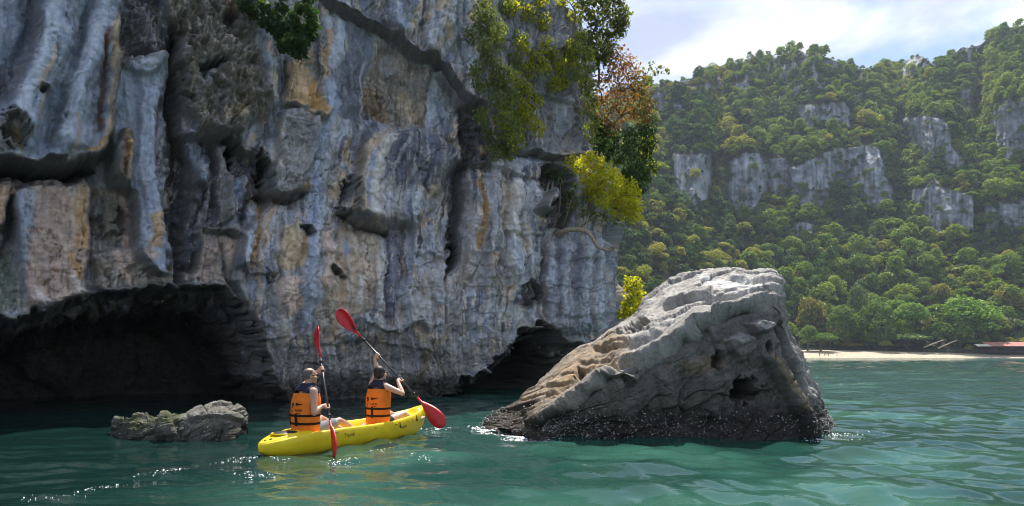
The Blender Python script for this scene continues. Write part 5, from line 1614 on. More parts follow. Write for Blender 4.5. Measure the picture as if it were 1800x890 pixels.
for k, pts in enumerate((((972, 318), (968, 350), (962, 385), (960, 400)), ((985, 322), (984, 360), (978, 398)), ((1004, 352), (996, 380), (984, 408)), ((1046, 378), (1030, 392), (1010, 406)), ((965, 320), (958, 350), (962, 372)))):
    mb = MB(); P_ = [at(x, y, 22.95 + .05 * j) for j, (x, y) in enumerate(pts)]
    mb.tube(P_, [.03, .035, .03, .02][:len(P_)] if len(P_) == 4 else [.03, .03, .02], 6)
    tag(mb.build('hanging_root', M['wood_pale'] if k in (0, 4) else M['bark']), ['pale root hanging in the hollow under the strap leaved plants', 'brown root standing right beside the pale root in the hollow', 'slanting root running down to the base of the dead branch',
        'root under the yellow bush reaching toward the dead branch', 'short pale root at the left edge of the hollow'][k], 'root', None)
# bushes low behind the sea rock
grow('yellow_bush', 'yellow green bush low in the gap between cliff and sea rock', 'bush', at(1112, 572, 27.5),
     [(1106, 492), (1120, 500), (1108, 510), (1126, 516), (1112, 526), (1100, 534), (1122, 536), (1110, 548), (1128, 548), (1134, 530), (1098, 552), (1116, 560)], 27.6, L_gold, 110, 12, .1, .1, 23, twig=.03, extra=(L_dull, [0, 1, 4, 7, 10], 60))
# ================================================================== KAYAK
KO = Vector((-3.39, 9.46, 0.0))
KH = Vector((0.53, 0.848, 0)).normalized()
KR = Vector((KH.y, -KH.x, 0))
KRZ = -math.atan2(KH.x, KH.y)
KL = 3.52
yellow = simple('yellow_plastic', (0.86, 0.62, 0.014), 0.38, 0.45, 0.10, 5, 0.12, 90)
black = simple('black_plastic', (0.02, 0.017, 0.016), 0.5, 0.4, 0.2)
red = simple('red_blade', (0.55, 0.012, 0.018), 0.32, 0.5, 0.08, 6)
shaft_m = simple('black_shaft', (0.035, 0.035, 0.038), 0.28, 0.6, 0.1)
kayak = empty('kayak', KO, KRZ)
tag(kayak, 'yellow two seat sit on top kayak with a black stern hatch', 'kayak')
KWI = [(0, .03), (.02, .10), (.06, .20), (.12, .28), (.22, .345), (.35, .385), (.5, .395), (.65, .375), (.78, .31), (.88, .21), (.95, .11), (.985, .045), (1, .015)]
KRI = [(0, .12), (.04, .155), (.1, .2), (.2, .245), (.35, .262), (.5, .262), (.65, .272), (.8, .315), (.9, .37), (1.0, .445)]
KKE = [(0, .04), (.03, -.02), (.1, -.09), (.3, -.13), (.6, -.13), (.8, -.10), (.9, -.03), (.95, .06), (.985, .20), (1, .36)]
KRE = [(0, -.02), (.1, -.035), (.2, -.02), (.235, .09), (.27, .13), (.45, .13), (.49, .06), (.54, .05), (.58, .12), (.84, .13), (.88, .05), (.92, -.02), (1, -.02)]
def kayak_hull():
    n = 150
    rows = []
    for i in range(n):
        t = i / (n - 1)
        w_, rz_, kz, rec = (float(interp(t, q)) for q in (KWI, KRI, KKE, KRE))
        ring = []
        for k in range(17):           # right rim, under the keel, left rim
            a = math.pi * k / 16
            x = math.cos(a); s = math.sin(a)
            xx = w_ * np.sign(x) * abs(x) ** .55
            z_ = rz_ - (rz_ - kz) * s ** .8
            # chine line
            xx *= 1 - .12 * (s ** 3)
            ring.append((xx, t * KL, z_))
        rw = min(.06, w_ * .3)
        up = .018
        ring += [(-w_ + rw * .25, t * KL, rz_ + up * .9), (-w_ + rw * .6, t * KL, rz_ + up), (-w_ + rw, t * KL, rz_ + up * .4)]
        wi = w_ - rw
        dk = rz_ - rec
        ring += [(-wi * .93, t * KL, rz_ - rec * .55), (-wi * .84, t * KL, dk + .012), (-wi * .45, t * KL, dk - (.02 if rec > 0 else -.012)), (0, t * KL, dk - (.0 if rec > 0 else -.02))]
        ring += [(wi * .45, t * KL, dk - (.02 if rec > 0 else -.012)), (wi * .84, t * KL, dk + .012), (wi * .93, t * KL, rz_ - rec * .55)]
        ring += [(w_ - rw, t * KL, rz_ + up * .4), (w_ - rw * .6, t * KL, rz_ + up), (w_ - rw * .25, t * KL, rz_ + up * .9)]
        rows.append(ring)
    m = len(rows[0])
    V = np.array(rows)
    Fq = [tuple(int(x) for x in f) for f in grid_faces(n, m, wrap=True)]
    mb = MB(); mb.V = [tuple(v) for v in V.reshape(-1, 3)]; mb.F = Fq
    mb.F.append(tuple(range(m))); mb.F.append(tuple((n - 1) * m + k for k in range(m - 1, -1, -1)))
    return mb
hull = kayak_hull().build('hull', yellow, kayak)
bmx = bmesh.new(); bmx.from_mesh(hull.data); bmesh.ops.recalc_face_normals(bmx, faces=bmx.faces); bmx.to_mesh(hull.data); bmx.free()
def kz_deck(t): return float(interp(t, KRI)) - float(interp(t, KRE))
mb = MB()
mb.ell((0.0, .125 * KL, kz_deck(.125) + .012), (.155, .19, .03), nu=28)
mb.build('hatch_cover', black, kayak)
mb = MB(); mb.tube([(.165 * math.cos(a), .125 * KL + .2 * math.sin(a), kz_deck(.125) + .008) for a in np.linspace(0, 2 * math.pi, 33)], .012, 6); mb.build('hatch_rim', yellow, kayak)
# little black fittings
for (t, x) in ((.03, 0.0), (.045, .05)):
    mb = MB(); mb.ell((x, t * KL, kz_deck(t) + .012), (.022, .03, .014)); mb.build('pad_eye', black, kayak)
for (t, s) in ((.3, 1), (.52, 1), (.66, 1), (.8, 1), (.34, -1), (.7, -1)):
    w_ = float(interp(t, KWI)); z_ = float(interp(t, KRI))
    mb = MB(); mb.ell((s * (w_ - .004), t * KL, z_ - .035), (.012, .035, .014)); mb.build('scuff_pad', simple('dull_moulding', (.52, .36, .03), .6), kayak)
for t in (.69, .845):
    w_ = float(interp(t, KWI)); z_ = float(interp(t, KRI))
    mb = MB(); mb.tube([(w_ - .02, t * KL, z_ + .016), (w_ + .004, t * KL, z_ - .03), (w_ + .004, t * KL + .01, z_ - .085)], .006, 6)
    mb.ell((w_ + .006, t * KL + .01, z_ - .095), (.012, .014, .02)); mb.build('toggle_cord', black, kayak)
mb = MB(); mb.tube([(-.05, .955 * KL, .42), (0, .965 * KL, .455), (.05, .955 * KL, .42)], .012, 7); mb.build('bow_handle', black, kayak)
# lettering, printed on the starboard side
def text_mesh(body, size, thick=.002, align='CENTER'):
    cu = bpy.data.curves.new('lettering', 'FONT'); cu.body = body; cu.size = size; cu.extrude = thick; cu.align_x = align; cu.resolution_u = 3
    o = bpy.data.objects.new('lettering', cu); COL.objects.link(o)
    me = bpy.data.meshes.new_from_object(o.evaluated_get(bpy.context.evaluated_depsgraph_get()))
    bpy.data.objects.remove(o)
    return me
print_m = simple('dark_print', (0.42, 0.26, 0.03), 0.6)
def hull_letters(body, t0, size, zoff):
    me = text_mesh(body, size)
    for v in me.vertices:
        yy = t0 * KL + v.co.x; zz_ = v.co.y; ex = v.co.z
        t = yy / KL
        w_, rz_, kz = (float(interp(t, q)) for q in (KWI, KRI, KKE))
        z_ = rz_ - zoff + zz_
        s = max(0, min(1, (rz_ - z_) / (rz_ - kz))) ** (1 / .8)
        a = math.asin(min(1, s))
        x = w_ * math.cos(a) ** .55 * (1 - .12 * s ** 3)
        v.co = (x + .006 + ex, yy, z_)
    me.update()
    link('lettering', me, print_m, kayak)
hull_letters('Tiayak', .365, .085, .115)
hull_letters('kayak', .725, .07, .135)

# ================================================================== PADDLES
def paddle(pa, pb, label, roll_a, roll_b, ln=.50, wd=.115):
    """double bladed paddle from tip pa to tip pb"""
    t = empty('paddle', pa); tag(t, label, 'paddle', None)
    d = (pb - pa); L_ = d.length; d.normalize()
    side0 = d.cross(Vector((0, 1, 0))).normalized()
    mb = MB(); mb.tube([d * .42, d * (L_ * .5), d * (L_ - .42)], .0155, 12); mb.build('shaft', shaft_m, t)
    for e in (0, 1):
        o_ = Vector((0, 0, 0)) if e == 0 else d * L_
        ax = d if e == 0 else -d
        roll = roll_a if e == 0 else roll_b
        sd = Matrix.Rotation(roll, 3, d) @ side0
        nm = ax.cross(sd)
        V = []; n = 22
        for j in range(n):
            f = j / (n - 1)
            l_ = ln * f
            wv = wd * (max(0., 1 - (1 - min(1, f / .34)) ** 2.2)) ** .5 if f < .34 else wd * (1 - ((f - .34) / .66) ** 1.5) + .017 * ((f - .34) / .66)
            wv = max(wv, .012)
            for k in range(9):
                s = -1 + 2 * k / 8
                V.append(o_ + ax * l_ + sd * (s * wv) + nm * (.022 * s * s - .012 * math.cos(s * 1.57) * (f > .3) - .03 * (1 - f) ** 2))
        mb = MB(); mb.add(V, [tuple(int(x) for x in q) for q in grid_faces(n, 9)])
        b = mb.build('blade', red, t)
        so = b.modifiers.new('t', 'SOLIDIFY'); so.thickness = .010; so.offset = 0; settle(b)
        b.data.polygons.foreach_set('use_smooth', [True] * len(b.data.polygons))
        mb = MB(); mb.tube([o_ + ax * (ln * .62), o_ + ax * (ln + .10)], [.010, .021], 10); mb.build('blade_neck', red, b)
        mb = MB(); mb.tube([o_ + ax * (ln + .17), o_ + ax * (ln + .20)], [.028, .028], 12); mb.build('drip_ring', black, t)
    return d, L_
m_up, m_lo = at(555, 575, 10.95), at(590, 804, 9.62)
w_up, w_lo = at(592, 546, 11.95), at(781, 750, 11.2)
paddle(m_up, m_lo, 'red bladed paddle held upright by the man', .85, .95)
paddle(w_up, w_lo, 'red bladed paddle held slanting by the woman', .25, .1, .56, .125)

# ================================================================== PEOPLE
skin_m = simple('tan_skin', (0.53, 0.29, 0.20), 0.48, 0.4, 0.10, 9)  # pinkish tan skin
skin_w = simple('light_skin', (0.58, 0.36, 0.26), 0.48, 0.4, 0.08, 9)
for m_ in (skin_m, skin_w):
    b_ = m_.node_tree.nodes['Principled BSDF']; b_.inputs['Subsurface Weight'].default_value = .12
    b_.inputs['Subsurface Radius'].default_value = (.02, .008, .004)
orange = simple('orange_vest_cloth', (0.82, 0.20, 0.018), 0.75, 0.25, 0.10, 12, 0.25, 60)
navy = simple('navy_vest_cloth', (0.016, 0.015, 0.035), 0.7, 0.3, 0.2, 12, 0.25, 60)
strap_m = simple('black_webbing', (0.022, 0.012, 0.010), 0.8, 0.2)
grey_sh = simple('grey_shorts', (0.25, 0.26, 0.28), 0.85, 0.2, 0.15, 14, 0.4, 50)
hair_m = simple('cropped_grey_hair', (0.14, 0.12, 0.11), 0.8, 0.2, 0.35, 30, 0.6, 150)
hair_w = simple('dark_brown_hair', (0.022, 0.014, 0.011), 0.45, 0.4, 0.3, 30, 0.6, 80)
hair_b = simple('blond_hair_ends', (0.30, 0.19, 0.10), 0.5, 0.4, 0.3, 30, 0.6, 80)
glass_m = simple('black_glasses', (0.01, 0.01, 0.012), 0.15, 0.6)

def hand(mb, h, shaft, elbow, sgn):
    """fist closed on a shaft: palm, four bent fingers and a thumb"""
    s = shaft.normalized()
    n = (elbow - h); n -= s * n.dot(s); n.normalize()
    b = s.cross(n)
    R = .026
    def P(a, k): return h + s * k + n * (R * math.cos(a)) + b * (R * math.sin(a) * sgn)
    for i, (k, L_) in enumerate(((-.031, .92), (-.010, 1.0), (.011, .97), (.031, .82))):
        pts = [h + s * k * .9 + n * .042 + b * sgn * .012] + [P(a, k) for a in np.linspace(.8, .8 + 3.9 * L_, 6)]
        for j in range(len(pts) - 1):
            mb.cone(pts[j], .0105 - .0006 * j, pts[j + 1], .0100 - .0006 * j, 8)
    for k in np.linspace(-.026, .026, 4):
        mb.cone(h + s * k + n * .036 - b * sgn * .014, .016, h + s * k * .7 + n * .062, .018, 10)
    t0 = h + s * .036 + n * .045 - b * sgn * .012
    pts = [t0, P(-1.1, .042), P(-2.1, .034), P(-3.0, .024)]
    for j in range(3): mb.cone(pts[j], .0125 - .001 * j, pts[j + 1], .0115 - .001 * j, 8)
    wr_ = h + n * .085
    mb.cone(h + n * .06, .026, wr_, .024, 12)
    return wr_

def person(name, label, origin, J, skin, vest, hand_dirs, head_yaw, hair, shorts, female=False):
    """one seated paddler: J holds joint places (right, forward, up) from the seat"""
    t = empty(name, origin, KRZ); tag(t, label, 'person')
    mb = MB()
    v = lambda k: Vector(J[k])
    pel, wa, ch, nk, hd = v('pelvis'), v('waist'), v('chest'), v('neck'), v('head')
    k_ = .92 if female else 1.0
    mb.ell(pel, (.165 if female else .16, .125, .11))
    mb.ell(pel.lerp(wa, .5), (.145 * k_, .11, .14)); mb.ell(wa, (.135 * k_, .105, .14)); mb.ell(wa.lerp(ch, .5), (.155 * k_, .115, .13)); mb.ell(ch, (.17 * k_, .12, .15))
    mb.cone(v('shR'), .058 * k_, v('shL'), .058 * k_)
    mb.cone(ch, .10, nk, .062 * k_); mb.cone(nk, .056 * k_, hd + Vector((0, 0, -.05)), .052 * k_)
    for s in ('R', 'L'):
        sh_, el, h = v('sh' + s), v('el' + s), v('h' + s)
        wr_ = hand(mb, h, hand_dirs[s], el, 1 if s == 'R' else -1)
        mb.cone(sh_, .060 * k_, sh_.lerp(el, .4), .053 * k_); mb.cone(sh_.lerp(el, .4), .053 * k_, el, .041 * k_)
        mb.cone(el, .041 * k_, el.lerp(wr_, .3), .043 * k_); mb.cone(el.lerp(wr_, .3), .043 * k_, wr_, .027 * k_)
        hp, kn, an = v('hip' + s), v('kn' + s), v('an' + s)
        mb.cone(hp, .088, hp.lerp(kn, .5), .076); mb.cone(hp.lerp(kn, .5), .076, kn, .056)
        mb.cone(kn, .055, kn.lerp(an, .35), .056); mb.cone(kn.lerp(an, .35), .056, an, .036)
        ft = an + Vector((0.02 if s == 'R' else -.02, .13, .06)); mb.cone(an + Vector((0, -.02, -.03)), .035, ft, .026); 
        for q in range(5): mb.cone(ft + Vector(((q - 2) * .016, 0, 0)), .012, ft + Vector(((q - 2) * .018, .03, .035 - .003 * q)), .009, 7)
    # head: skull, jaw, brow, nose, lips, chin, ears, eye sockets filled by eyeballs
    Rm = Matrix.Rotation(head_yaw, 3, 'Z')
    H = lambda x, y, z: hd + Rm @ Vector((x, y, z))
    mb.ell(H(0, -.012, .03), (.076, .095, .088), Rm); mb.ell(H(0, .028, -.02), (.064, .068, .088), Rm); mb.ell(H(0, .05, -.068), (.044, .042, .036), Rm)
    mb.cone(H(0, .092, .02), .011, H(0, .112, -.018), .015); mb.cone(H(-.035, .082, .03), .014, H(.035, .082, .03), .014)
    mb.cone(H(-.02, .088, -.047), .009, H(.02, .088, -.047), .009); mb.cone(H(-.018, .086, -.06), .009, H(.018, .086, -.06), .009); mb.ell(H(0, .082, -.088), (.022, .016, .016), Rm)
    for sx in (-1, 1):
        mb.ell(H(sx * .077, -.002, -.004), (.011, .022, .032), Rm); mb.ell(H(sx * .055, .06, -.02), (.024, .03, .025), Rm); mb.ell(H(sx * .031, .083, .006), (.014, .012, .012), Rm)
    body = mb.build('body', skin, t)
    rm = body.modifiers.new('one_skin', 'REMESH'); rm.mode = 'VOXEL'; rm.voxel_size = .0075; rm.use_smooth_shade = True
    s2 = body.modifiers.new('soften', 'SMOOTH'); s2.iterations = 4; s2.factor = .5
    settle(body)
    # life vest: shell round the trunk
    VZ = [(-.02, .182, .135), (.05, .205, .155), (.2, .212, .162), (.38, .218, .168), (.5, .215, .168), (.58, .202, .16)]
    lean = lambda z: float(np.interp(z, [0, .3, .56, .78], [pel.y, wa.y + .0, ch.y, nk.y])); leanx = lambda z: float(np.interp(z, [0, .3, .56, .78], [pel.x, wa.x, ch.x, nk.x]))
    tw = J.get('twist', 0)
    def shell(zs, grow_=0, nseg=44, a0=0., a1=2 * math.pi, close=True):
        V = []
        for z in zs:
            a = float(interp(z, [(p[0], p[1]) for p in VZ2])) + grow_; b = float(interp(z, [(p[0], p[2]) for p in VZ2])) + grow_
            for k in range(nseg):
                q = a0 + (a1 - a0) * k / (nseg if close else nseg - 1)
                c_, s_ = math.cos(q), math.sin(q)
                x = a * np.sign(c_) * abs(c_) ** .8; y = b * np.sign(s_) * abs(s_) ** .8
                p = Matrix.Rotation(tw * z, 3, 'Z') @ Vector((x, y, 0))
                V.append((p.x + leanx(z), p.y + lean(z), z))
        return V, [tuple(int(x) for x in f) for f in grid_faces(len(zs), nseg, wrap=close)]
    sc_ = k_ if female else 1.0
    VZ2 = [(z, a * sc_, b * (.95 if female else 1)) for z, a, b in VZ] + [(.62, .192 * sc_, .15), (.68, .172 * sc_, .132), (.72, .14 * sc_, .112), (.75, .092, .088), (.77, .08, .08)]
    mb = MB(); mb.add(*shell(np.linspace(-.01, .63, 30)))
    # quilted segments
    V2 = []
    for (x, y, z) in mb.V:
        g = .008 * abs(math.sin((z) * 16)) ** .5
        r_ = math.hypot(x - leanx(z), y - lean(z)); f_ = 1 + g / max(r_, .05)
        V2.append((leanx(z) + (x - leanx(z)) * f_, lean(z) + (y - lean(z)) * f_, z))
    mb.V = V2
    vest_o = mb.build('life_vest', orange, t)
    so = vest_o.modifiers.new('t', 'SOLIDIFY'); so.thickness = .03; so.offset = -1; settle(vest_o)
    V = []
    for f in np.linspace(0, 1, 14):
        for k in range(44):
            q = 2 * math.pi * k / 44; c_, s_ = math.cos(q), math.sin(q)
            zl = .625 + .045 * max(0., 1 - abs(c_) ** 1.6)
            z = zl + f * (.772 - zl)
            a = float(interp(z, [(p[0], p[1]) for p in VZ2])) + .010; b = float(interp(z, [(p[0], p[2]) for p in VZ2])) + .010
            p = Matrix.Rotation(tw * z, 3, 'Z') @ Vector((a * np.sign(c_) * abs(c_) ** .8, b * np.sign(s_) * abs(s_) ** .8, 0))
            V.append((p.x + leanx(z), p.y + lean(z), z))
    mb = MB(); mb.add(V, [tuple(int(x) for x in f) for f in grid_faces(14, 44, wrap=True)])
    yo = mb.build('yoke', navy, vest_o); so = yo.modifiers.new('t', 'SOLIDIFY'); so.thickness = .02; so.offset = -1; settle(yo)
    for z in vest['bands']:
        mb = MB(); mb.add(*shell([z - .016, z + .016], .0125)); s_ = mb.build('strap', strap_m, vest_o, False)
        so = s_.modifiers.new('t', 'SOLIDIFY'); so.thickness = .004; settle(s_)
    for q in vest['uprights']:
        mb = MB(); mb.add(*shell(np.linspace(vest['bands'][1] - .03, vest['bands'][0] + .03, 6), .016, 3, q - .07, q + .07, False)); s_ = mb.build('strap', strap_m, vest_o, False)
        so = s_.modifiers.new('t', 'SOLIDIFY'); so.thickness = .004; settle(s_)
    mb = MB(); mb.add(*shell([.01, .03], .011)); s_ = mb.build('hem', strap_m, vest_o, False)
    mb = MB(); mb.add(*shell(np.linspace(.0, .58, 10), .0105, 2, -math.pi / 2 - .12, -math.pi / 2 - .09, False)); mb.build('seam', simple('pale_seam', (.75, .32, .1), .8), vest_o, False)
    # print on the back panel
    def on_back(me, x0, z0):
        for q in me.vertices:
            x, z, e = q.co.x + x0, q.co.y + z0, q.co.z
            a = float(interp(z, [(p[0], p[1]) for p in VZ2])) + .0115; b = float(interp(z, [(p[0], p[2]) for p in VZ2])) + .0115
            cx_ = min(.98, abs(x) / a) ** (1 / .8); y = -b * (1 - cx_ ** 2) ** .4
            p = Matrix.Rotation(tw * z, 3, 'Z') @ Vector((x, y - e, 0))
            q.co = (p.x + leanx(z), p.y + lean(z), z)
        me.update(); return me
    link('lettering', on_back(text_mesh('LAHK', .052, .0006), .06, .375), strap_m, vest_o)
    link('lettering', on_back(text_mesh('T.rpanen', .026, .0006), .062, .345), strap_m, vest_o)
    link('lettering', on_back(text_mesh('LAK', .026, .0006), -.082, .375), strap_m, vest_o)
    link('lettering', on_back(text_mesh('uni', .026, .0006), -.082, .345), strap_m, vest_o)
    mb = MB()
    n_ = 10
    V = [(-.01 + .135 * k / n_, .475 + .004 * k / n_ + s * .022 * (1 - k / n_), .001) for k in range(n_ + 1) for s in (-1, 1)]
    mb.add(V, [(2 * k, 2 * k + 2, 2 * k + 3, 2 * k + 1) for k in range(n_)])
    me = mb.mesh('emblem'); on_back(me, .01, 0); link('emblem', me, strap_m, vest_o)
    mb = MB()
    V = [(x, y, .001) for x, y in ((-.095, .49), (-.05, .495), (-.048, .455), (-.062, .43), (-.09, .425), (-.098, .44), (-.075, .446), (-.074, .458), (-.093, .462))]
    mb.add(V, [(0, 8, 7, 1), (1, 7, 2), (7, 6, 3, 2), (6, 5, 4, 3)])
    me = mb.mesh('emblem'); on_back(me, 0, 0); link('emblem', me, strap_m, vest_o)
    # shorts
    mb = MB()
    mb.ell(pel + Vector((0, .0, -.01)), (.178, .14, .115))
    for s in ('R', 'L'):
        hp, kn = v('hip' + s), v('kn' + s)
        f_ = .74 if not female else .3
        mb.cone(hp, .102, hp.lerp(kn, f_), .086)
    sh_o = mb.build('shorts', shorts, t); rm = sh_o.modifiers.new('r', 'REMESH'); rm.mode = 'VOXEL'; rm.voxel_size = .012; rm.use_smooth_shade = True
    dsp = sh_o.modifiers.new('s', 'SMOOTH'); dsp.iterations = 3; settle(sh_o)
    # hair
    mb = MB()
    if not female:
        V, Fc = [], []
        nu_, nv_ = 40, 22
        for i in range(nv_):
            for k in range(nu_):
                th_ = 2 * math.pi * k / nu_
                ph_ = math.radians(-38) + math.radians(102) * i / (nv_ - 1)
                y = math.cos(ph_) * math.sin(th_)
                r_ = 1.035
                V.append(H(.076 * r_ * math.cos(ph_) * math.cos(th_), -.012 + .095 * r_ * y, .03 + .088 * r_ * math.sin(ph_)))
        for f in grid_faces(nv_, nu_, wrap=True):
            c_ = sum((Rm.inverted() @ (V[i] - hd) for i in f), Vector()) / 4
            top_ = c_.z > .095 and c_.y > -.06
            facey = c_.y > (.008 if c_.z < .05 else .02)
            if not (facey or top_): Fc.append(tuple(int(x) for x in f))
        mb.add(V, Fc); ho = mb.build('hair', hair, t)
        so = ho.modifiers.new('t', 'SOLIDIFY'); so.thickness = .004; settle(ho)
    else:
        mb.ell(H(0, -.022, .04), (.086, .098, .09), Rm); mb.ell(H(0, -.045, -.01), (.078, .07, .085), Rm); mb.ell(H(0, -.075, -.02), (.05, .04, .06), Rm)
        for sx in (-1, 1): mb.cone(H(sx * .07, .03, .05), .02, H(sx * .078, -.02, -.05), .018)
        ho = mb.build('hair', hair, t); rm = ho.modifiers.new('r', 'REMESH'); rm.mode = 'VOXEL'; rm.voxel_size = .008; rm.use_smooth_shade = True
        sm_ = ho.modifiers.new('s', 'SMOOTH'); sm_.iterations = 6; settle(ho)
        mb = MB()
        for q in range(7): mb.tube([H(-.05 + .012 * q, -.07, -.05), H(-.07 + .014 * q, -.085, -.11), H(-.085 + .016 * q, -.07, -.165)], [.012, .011, .004], 6)
        mb.build('hair_ends', hair_b, t)
    mb = MB()
    for sx in (-1, 1):
        mb.ell(H(sx * .033, .101, .008), (.027, .009, .019), Rm); mb.tube([H(sx * .058, .094, .014), H(sx * .08, .05, .014), H(sx * .083, -.008, .012)], .0045, 6)
    mb.tube([H(-.012, .106, .014), H(.012, .106, .014)], .004, 6)
    mb.build('sunglasses', glass_m, t)
    return t

def local(p, o):
    q = p - o
    return Vector((q.dot(KR), q.dot(KH), q.z))
def line(a, b, f): return a.lerp(b, f)
# man
MO = KO + KH * .80 + Vector((0, 0, .165))
md = (m_lo - m_up)
hR, hL = line(m_up, m_lo, .64), line(m_up, m_lo, .352)
ml = local(m_up + md, MO) - local(m_up, MO)
JM = dict(pelvis=(0, 0, .09), waist=(.0, -.01, .28), chest=(0, .015, .53), neck=(.005, .03, .735), head=(.02, .065, .868),
          shR=(.185, -.02, .655), shL=(-.18, .05, .67), elR=(.285, -.10, .36), elL=(-.19, .26, .80), hR=local(hR, MO), hL=local(hL, MO),
          hipR=(.09, .06, .07), hipL=(-.09, .06, .07), knR=(.2, .46, .20), knL=(-.2, .46, .22), anR=(.17, .84, .03), anL=(-.17, .84, .03), twist=-.12)
person('person', 'man with cropped hair and sunglasses in an orange life vest paddling in the stern seat', MO, JM, skin_m,
       dict(bands=(.315, .2), uprights=(-math.pi / 2 - .55, -math.pi / 2 + .05)), dict(R=ml, L=ml), -.45, hair_m, grey_sh)
# woman
WO = KO + KH * 2.30 + Vector((0, 0, .165))
wd_ = (w_lo - w_up)
hR, hL = line(w_up, w_lo, .612), line(w_up, w_lo, .398)
wl = local(w_up + wd_, WO) - local(w_up, WO)
JW = dict(pelvis=(0, 0, .09), waist=(0, -.0, .28), chest=(.0, .02, .53), neck=(.005, .035, .735), head=(.012, .05, .872),
          shR=(.165, .02, .665), shL=(-.155, .03, .69), elR=(.455, .08, .56), elL=(-.16, .16, .93), hR=local(hR, WO), hL=local(hL, WO),
          hipR=(.09, .06, .07), hipL=(-.09, .06, .07), knR=(.16, .45, .19), knL=(-.16, .45, .19), anR=(.14, .80, .03), anL=(-.14, .80, .03), twist=0)
person('person', 'woman with dark tied hair in an orange life vest paddling in the bow seat', WO, JW, skin_w,
       dict(bands=(.315, .2), uprights=(-math.pi / 2 - .5, -math.pi / 2 + .1)), dict(R=wl, L=wl), -.22, hair_w, simple('black_swim_shorts', (.015, .015, .018), .8), True)

# bathers on the far beach
def bather(px, Y, label, skin, cloth, h=1.72, seed=0):
    b = at(px, 620, Y); t = empty('person', (b.x, b.y, .35)); tag(t, label, 'person')
    r = random.Random(seed); sw = r.uniform(-.1, .12)
    mb = MB()
    for s in (-1, 1):
        mb.cone((s * .09, 0, .88), .085, (s * .1, s * sw, .47), .06); mb.cone((s * .1, s * sw, .47), .06, (s * .11, s * sw - .03, .06), .04); mb.cone((s * .11, s * sw - .05, .04), .04, (s * .11, s * sw + .12, .03), .03)
        mb.cone((s * .18, 0, 1.4), .055, (s * .24, s * sw, 1.12), .042); mb.cone((s * .24, s * sw, 1.12), .042, (s * .22, .1, .86), .028); mb.cone((s * .22, .1, .86), .032, (s * .21, .13, .76), .022)
    mb.ell((0, 0, .95), (.16, .11, .14)); mb.ell((0, 0, 1.15), (.145, .1, .2)); mb.ell((0, 0, 1.32), (.18, .115, .17)); mb.cone((0, 0, 1.4), .06, (0, 0, 1.55), .05)
    mb.ell((0, .01, 1.62), (.075, .095, .115)); mb.cone((0, .1, 1.62), .012, (0, .115, 1.6), .014)
    o = mb.build('body', skin, t); rm = o.modifiers.new('r', 'REMESH'); rm.mode = 'VOXEL'; rm.voxel_size = .03; rm.use_smooth_shade = True; settle(o)
    mb = MB(); mb.ell((0, 0, .93), (.175, .125, .15)); mb.cone((-.09, 0, .88), .1, (-.1, 0, .66), .085); mb.cone((.09, 0, .88), .1, (.1, 0, .66), .085); mb.build('swim_shorts', cloth, t)
    mb = MB(); mb.ell((0, -.01, 1.66), (.083, .1, .095)); mb.build('hair', hair_w, t)
    t.scale = (h / 1.72,) * 3
bather(1441, 276, 'leftmost of the three bathers standing together at the waterline', skin_m, navy, seed=1)
bather(1450, 278, 'bather in dark clothes in the middle of the three at the waterline', skin_w, strap_m, seed=2)
bather(1456, 276.5, 'rightmost and pinkest of the three bathers at the waterline', skin_m, simple('faded_red_cloth', (.3, .1, .08), .8), seed=3)
mb = MB(); p = at(1471, 622, 277); mb.tube([(p.x, p.y, -.4), (p.x + .05, p.y, 1.0), (p.x, p.y, 2.1)], [.12, .1, .09], 8)
tag(mb.build('mooring_post', M['bark']), 'thin dark post standing on the sand right of the bathers', 'post')

# ================================================================== FOAM
def foam(name, label, spec, mat, seed):
    """flecks of foam lying on the water: spec rows are (x, y, spread x, spread y, count, size, drift angle)"""
    r = np.random.default_rng(seed)
    Vs_, Fs = [], []
    hx = Rg[:, 0]
    for (x, y, sx, sy, n, sz, ang) in spec:
        ca, sa = math.cos(ang), math.sin(ang)
        a = r.normal(size=n) * sx; b = r.normal(size=n) * sy
        X_ = x + a * ca - b * sa; Y_ = y + a * sa + b * ca
        gate = pn(X_ * 1.7, Y_ * 1.7, seed + 3)
        for k in range(n):
            if gate[k] < -.3: continue
            s = sz * (.25 + 1.1 * r.random() ** 2.2)
            rd_ = math.hypot(X_[k], Y_[k]); i = np.searchsorted(rr, rd_); j = np.argmin(np.abs(th - math.atan2(X_[k], Y_[k])))
            z = H[min(i, len(rr) - 1), j] + .006
            m = 6; o = len(Vs_)
            el = r.uniform(.25, .7); rot = r.random() * 3.14
            for q in range(m):
                t = 2 * math.pi * q / m; rr_ = s * r.uniform(.6, 1.2)
                ux, uy = rr_ * math.cos(t), rr_ * el * math.sin(t)
                Vs_.append((X_[k] + ux * math.cos(ang) - uy * math.sin(ang), Y_[k] + ux * math.sin(ang) + uy * math.cos(ang), z - .004))
            Vs_.append((X_[k], Y_[k], z + s * .22))
            for q in range(m): Fs.append((o + q, o + (q + 1) % m, o + m))
    o = link(name, np_mesh(name, np.array(Vs_), np.array(Fs), True), mat)
    tag(o, label, 'foam', kind='stuff')
    return o
foam_m = simple('sea_foam', (0.78, 0.80, 0.80), 0.5, 0.5, 0.06)
def wl_pt(px, py): Y = CZ * F / (py - HOR); return ((px - 900) / F * Y, Y)
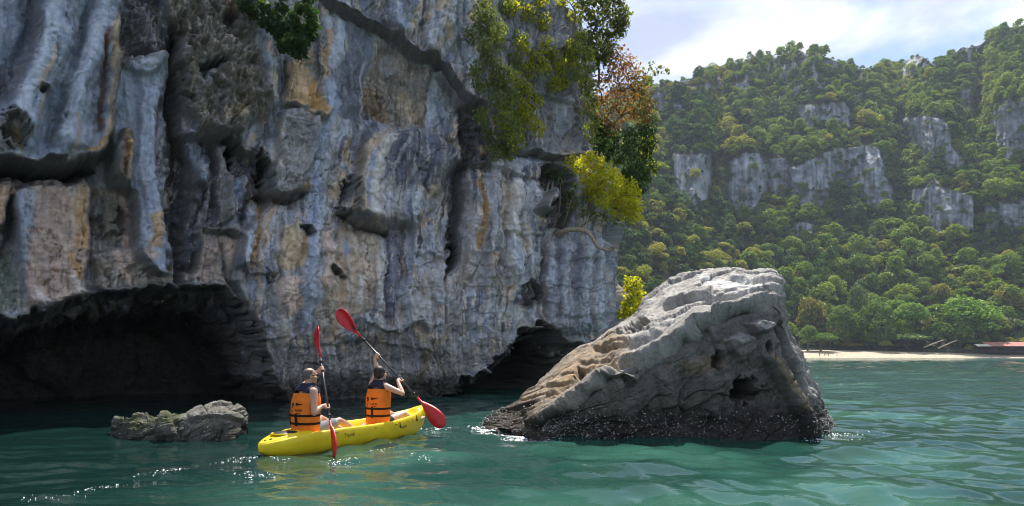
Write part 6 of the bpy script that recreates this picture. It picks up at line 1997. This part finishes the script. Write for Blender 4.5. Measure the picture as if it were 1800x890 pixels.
def streak(pts, n, sz, wdt):
    out = []
    for (a, b) in zip(pts[:-1], pts[1:]):
        x0, y0 = wl_pt(*a); x1, y1 = wl_pt(*b)
        l_ = math.hypot(x1 - x0, y1 - y0)
        out.append(((x0 + x1) / 2, (y0 + y1) / 2, l_ * .33, wdt, n, sz, math.atan2(y1 - y0, x1 - x0)))
    return out
foam('foam', 'white foam washing round the left toe of the sea rock',
     streak([(832, 752), (870, 760), (915, 768), (965, 772)], 420, .022, .10) + streak([(890, 768), (935, 778)], 200, .022, .14) + streak([(850, 745), (880, 740)], 40, .018, .08), foam_m, 1)
foam('foam', 'white foam at the right foot of the sea rock', streak([(1420, 772), (1450, 768), (1485, 762)], 90, .02, .10) + streak([(1470, 765), (1540, 762)], 30, .015, .16), foam_m, 2)
foam('foam', 'thin line of foam in the wake trailing left from the kayak stern',
     streak([(455, 800), (400, 810), (340, 822), (270, 836), (200, 852), (120, 870), (50, 885)], 44, .011, .085) + streak([(150, 858), (120, 880)], 30, .014, .09) + streak([(440, 806), (370, 818)], 26, .013, .05), foam_m, 3)
foam('foam', 'splashes of foam along the starboard side of the kayak and at the paddles',
     streak([(590, 806), (640, 800), (690, 790), (740, 775), (790, 760)], 28, .012, .12) + streak([(425, 832), (470, 838)], 40, .016, .06) + streak([(735, 805), (760, 812)], 24, .016, .05)
     + streak([(745, 755), (800, 752)], 70, .018, .12) + streak([(455, 800), (520, 808)], 24, .013, .05) + streak([(580, 806), (620, 808)], 30, .014, .06), foam_m, 4)
# ================================================================== HAZE
hz = MB()
hz.box((-1120, -1120, -4.0), (1120, 1120, 420.0))
hm = bpy.data.materials.new('haze'); hm.use_nodes = True
for n_ in list(hm.node_tree.nodes):
    if n_.type == 'BSDF_PRINCIPLED': hm.node_tree.nodes.remove(n_)
pv = hm.node_tree.nodes.new('ShaderNodeVolumePrincipled')
pv.inputs['Color'].default_value = (0.72, 0.83, 1.0, 1)
pv.inputs['Density'].default_value = 0.00016
pv.inputs['Anisotropy'].default_value = 0.2
hm.node_tree.links.new(pv.outputs[0], hm.node_tree.nodes['Material Output'].inputs['Volume'])
haze = hz.build('haze', hm, None, False)
tag(haze, kind='stuff')
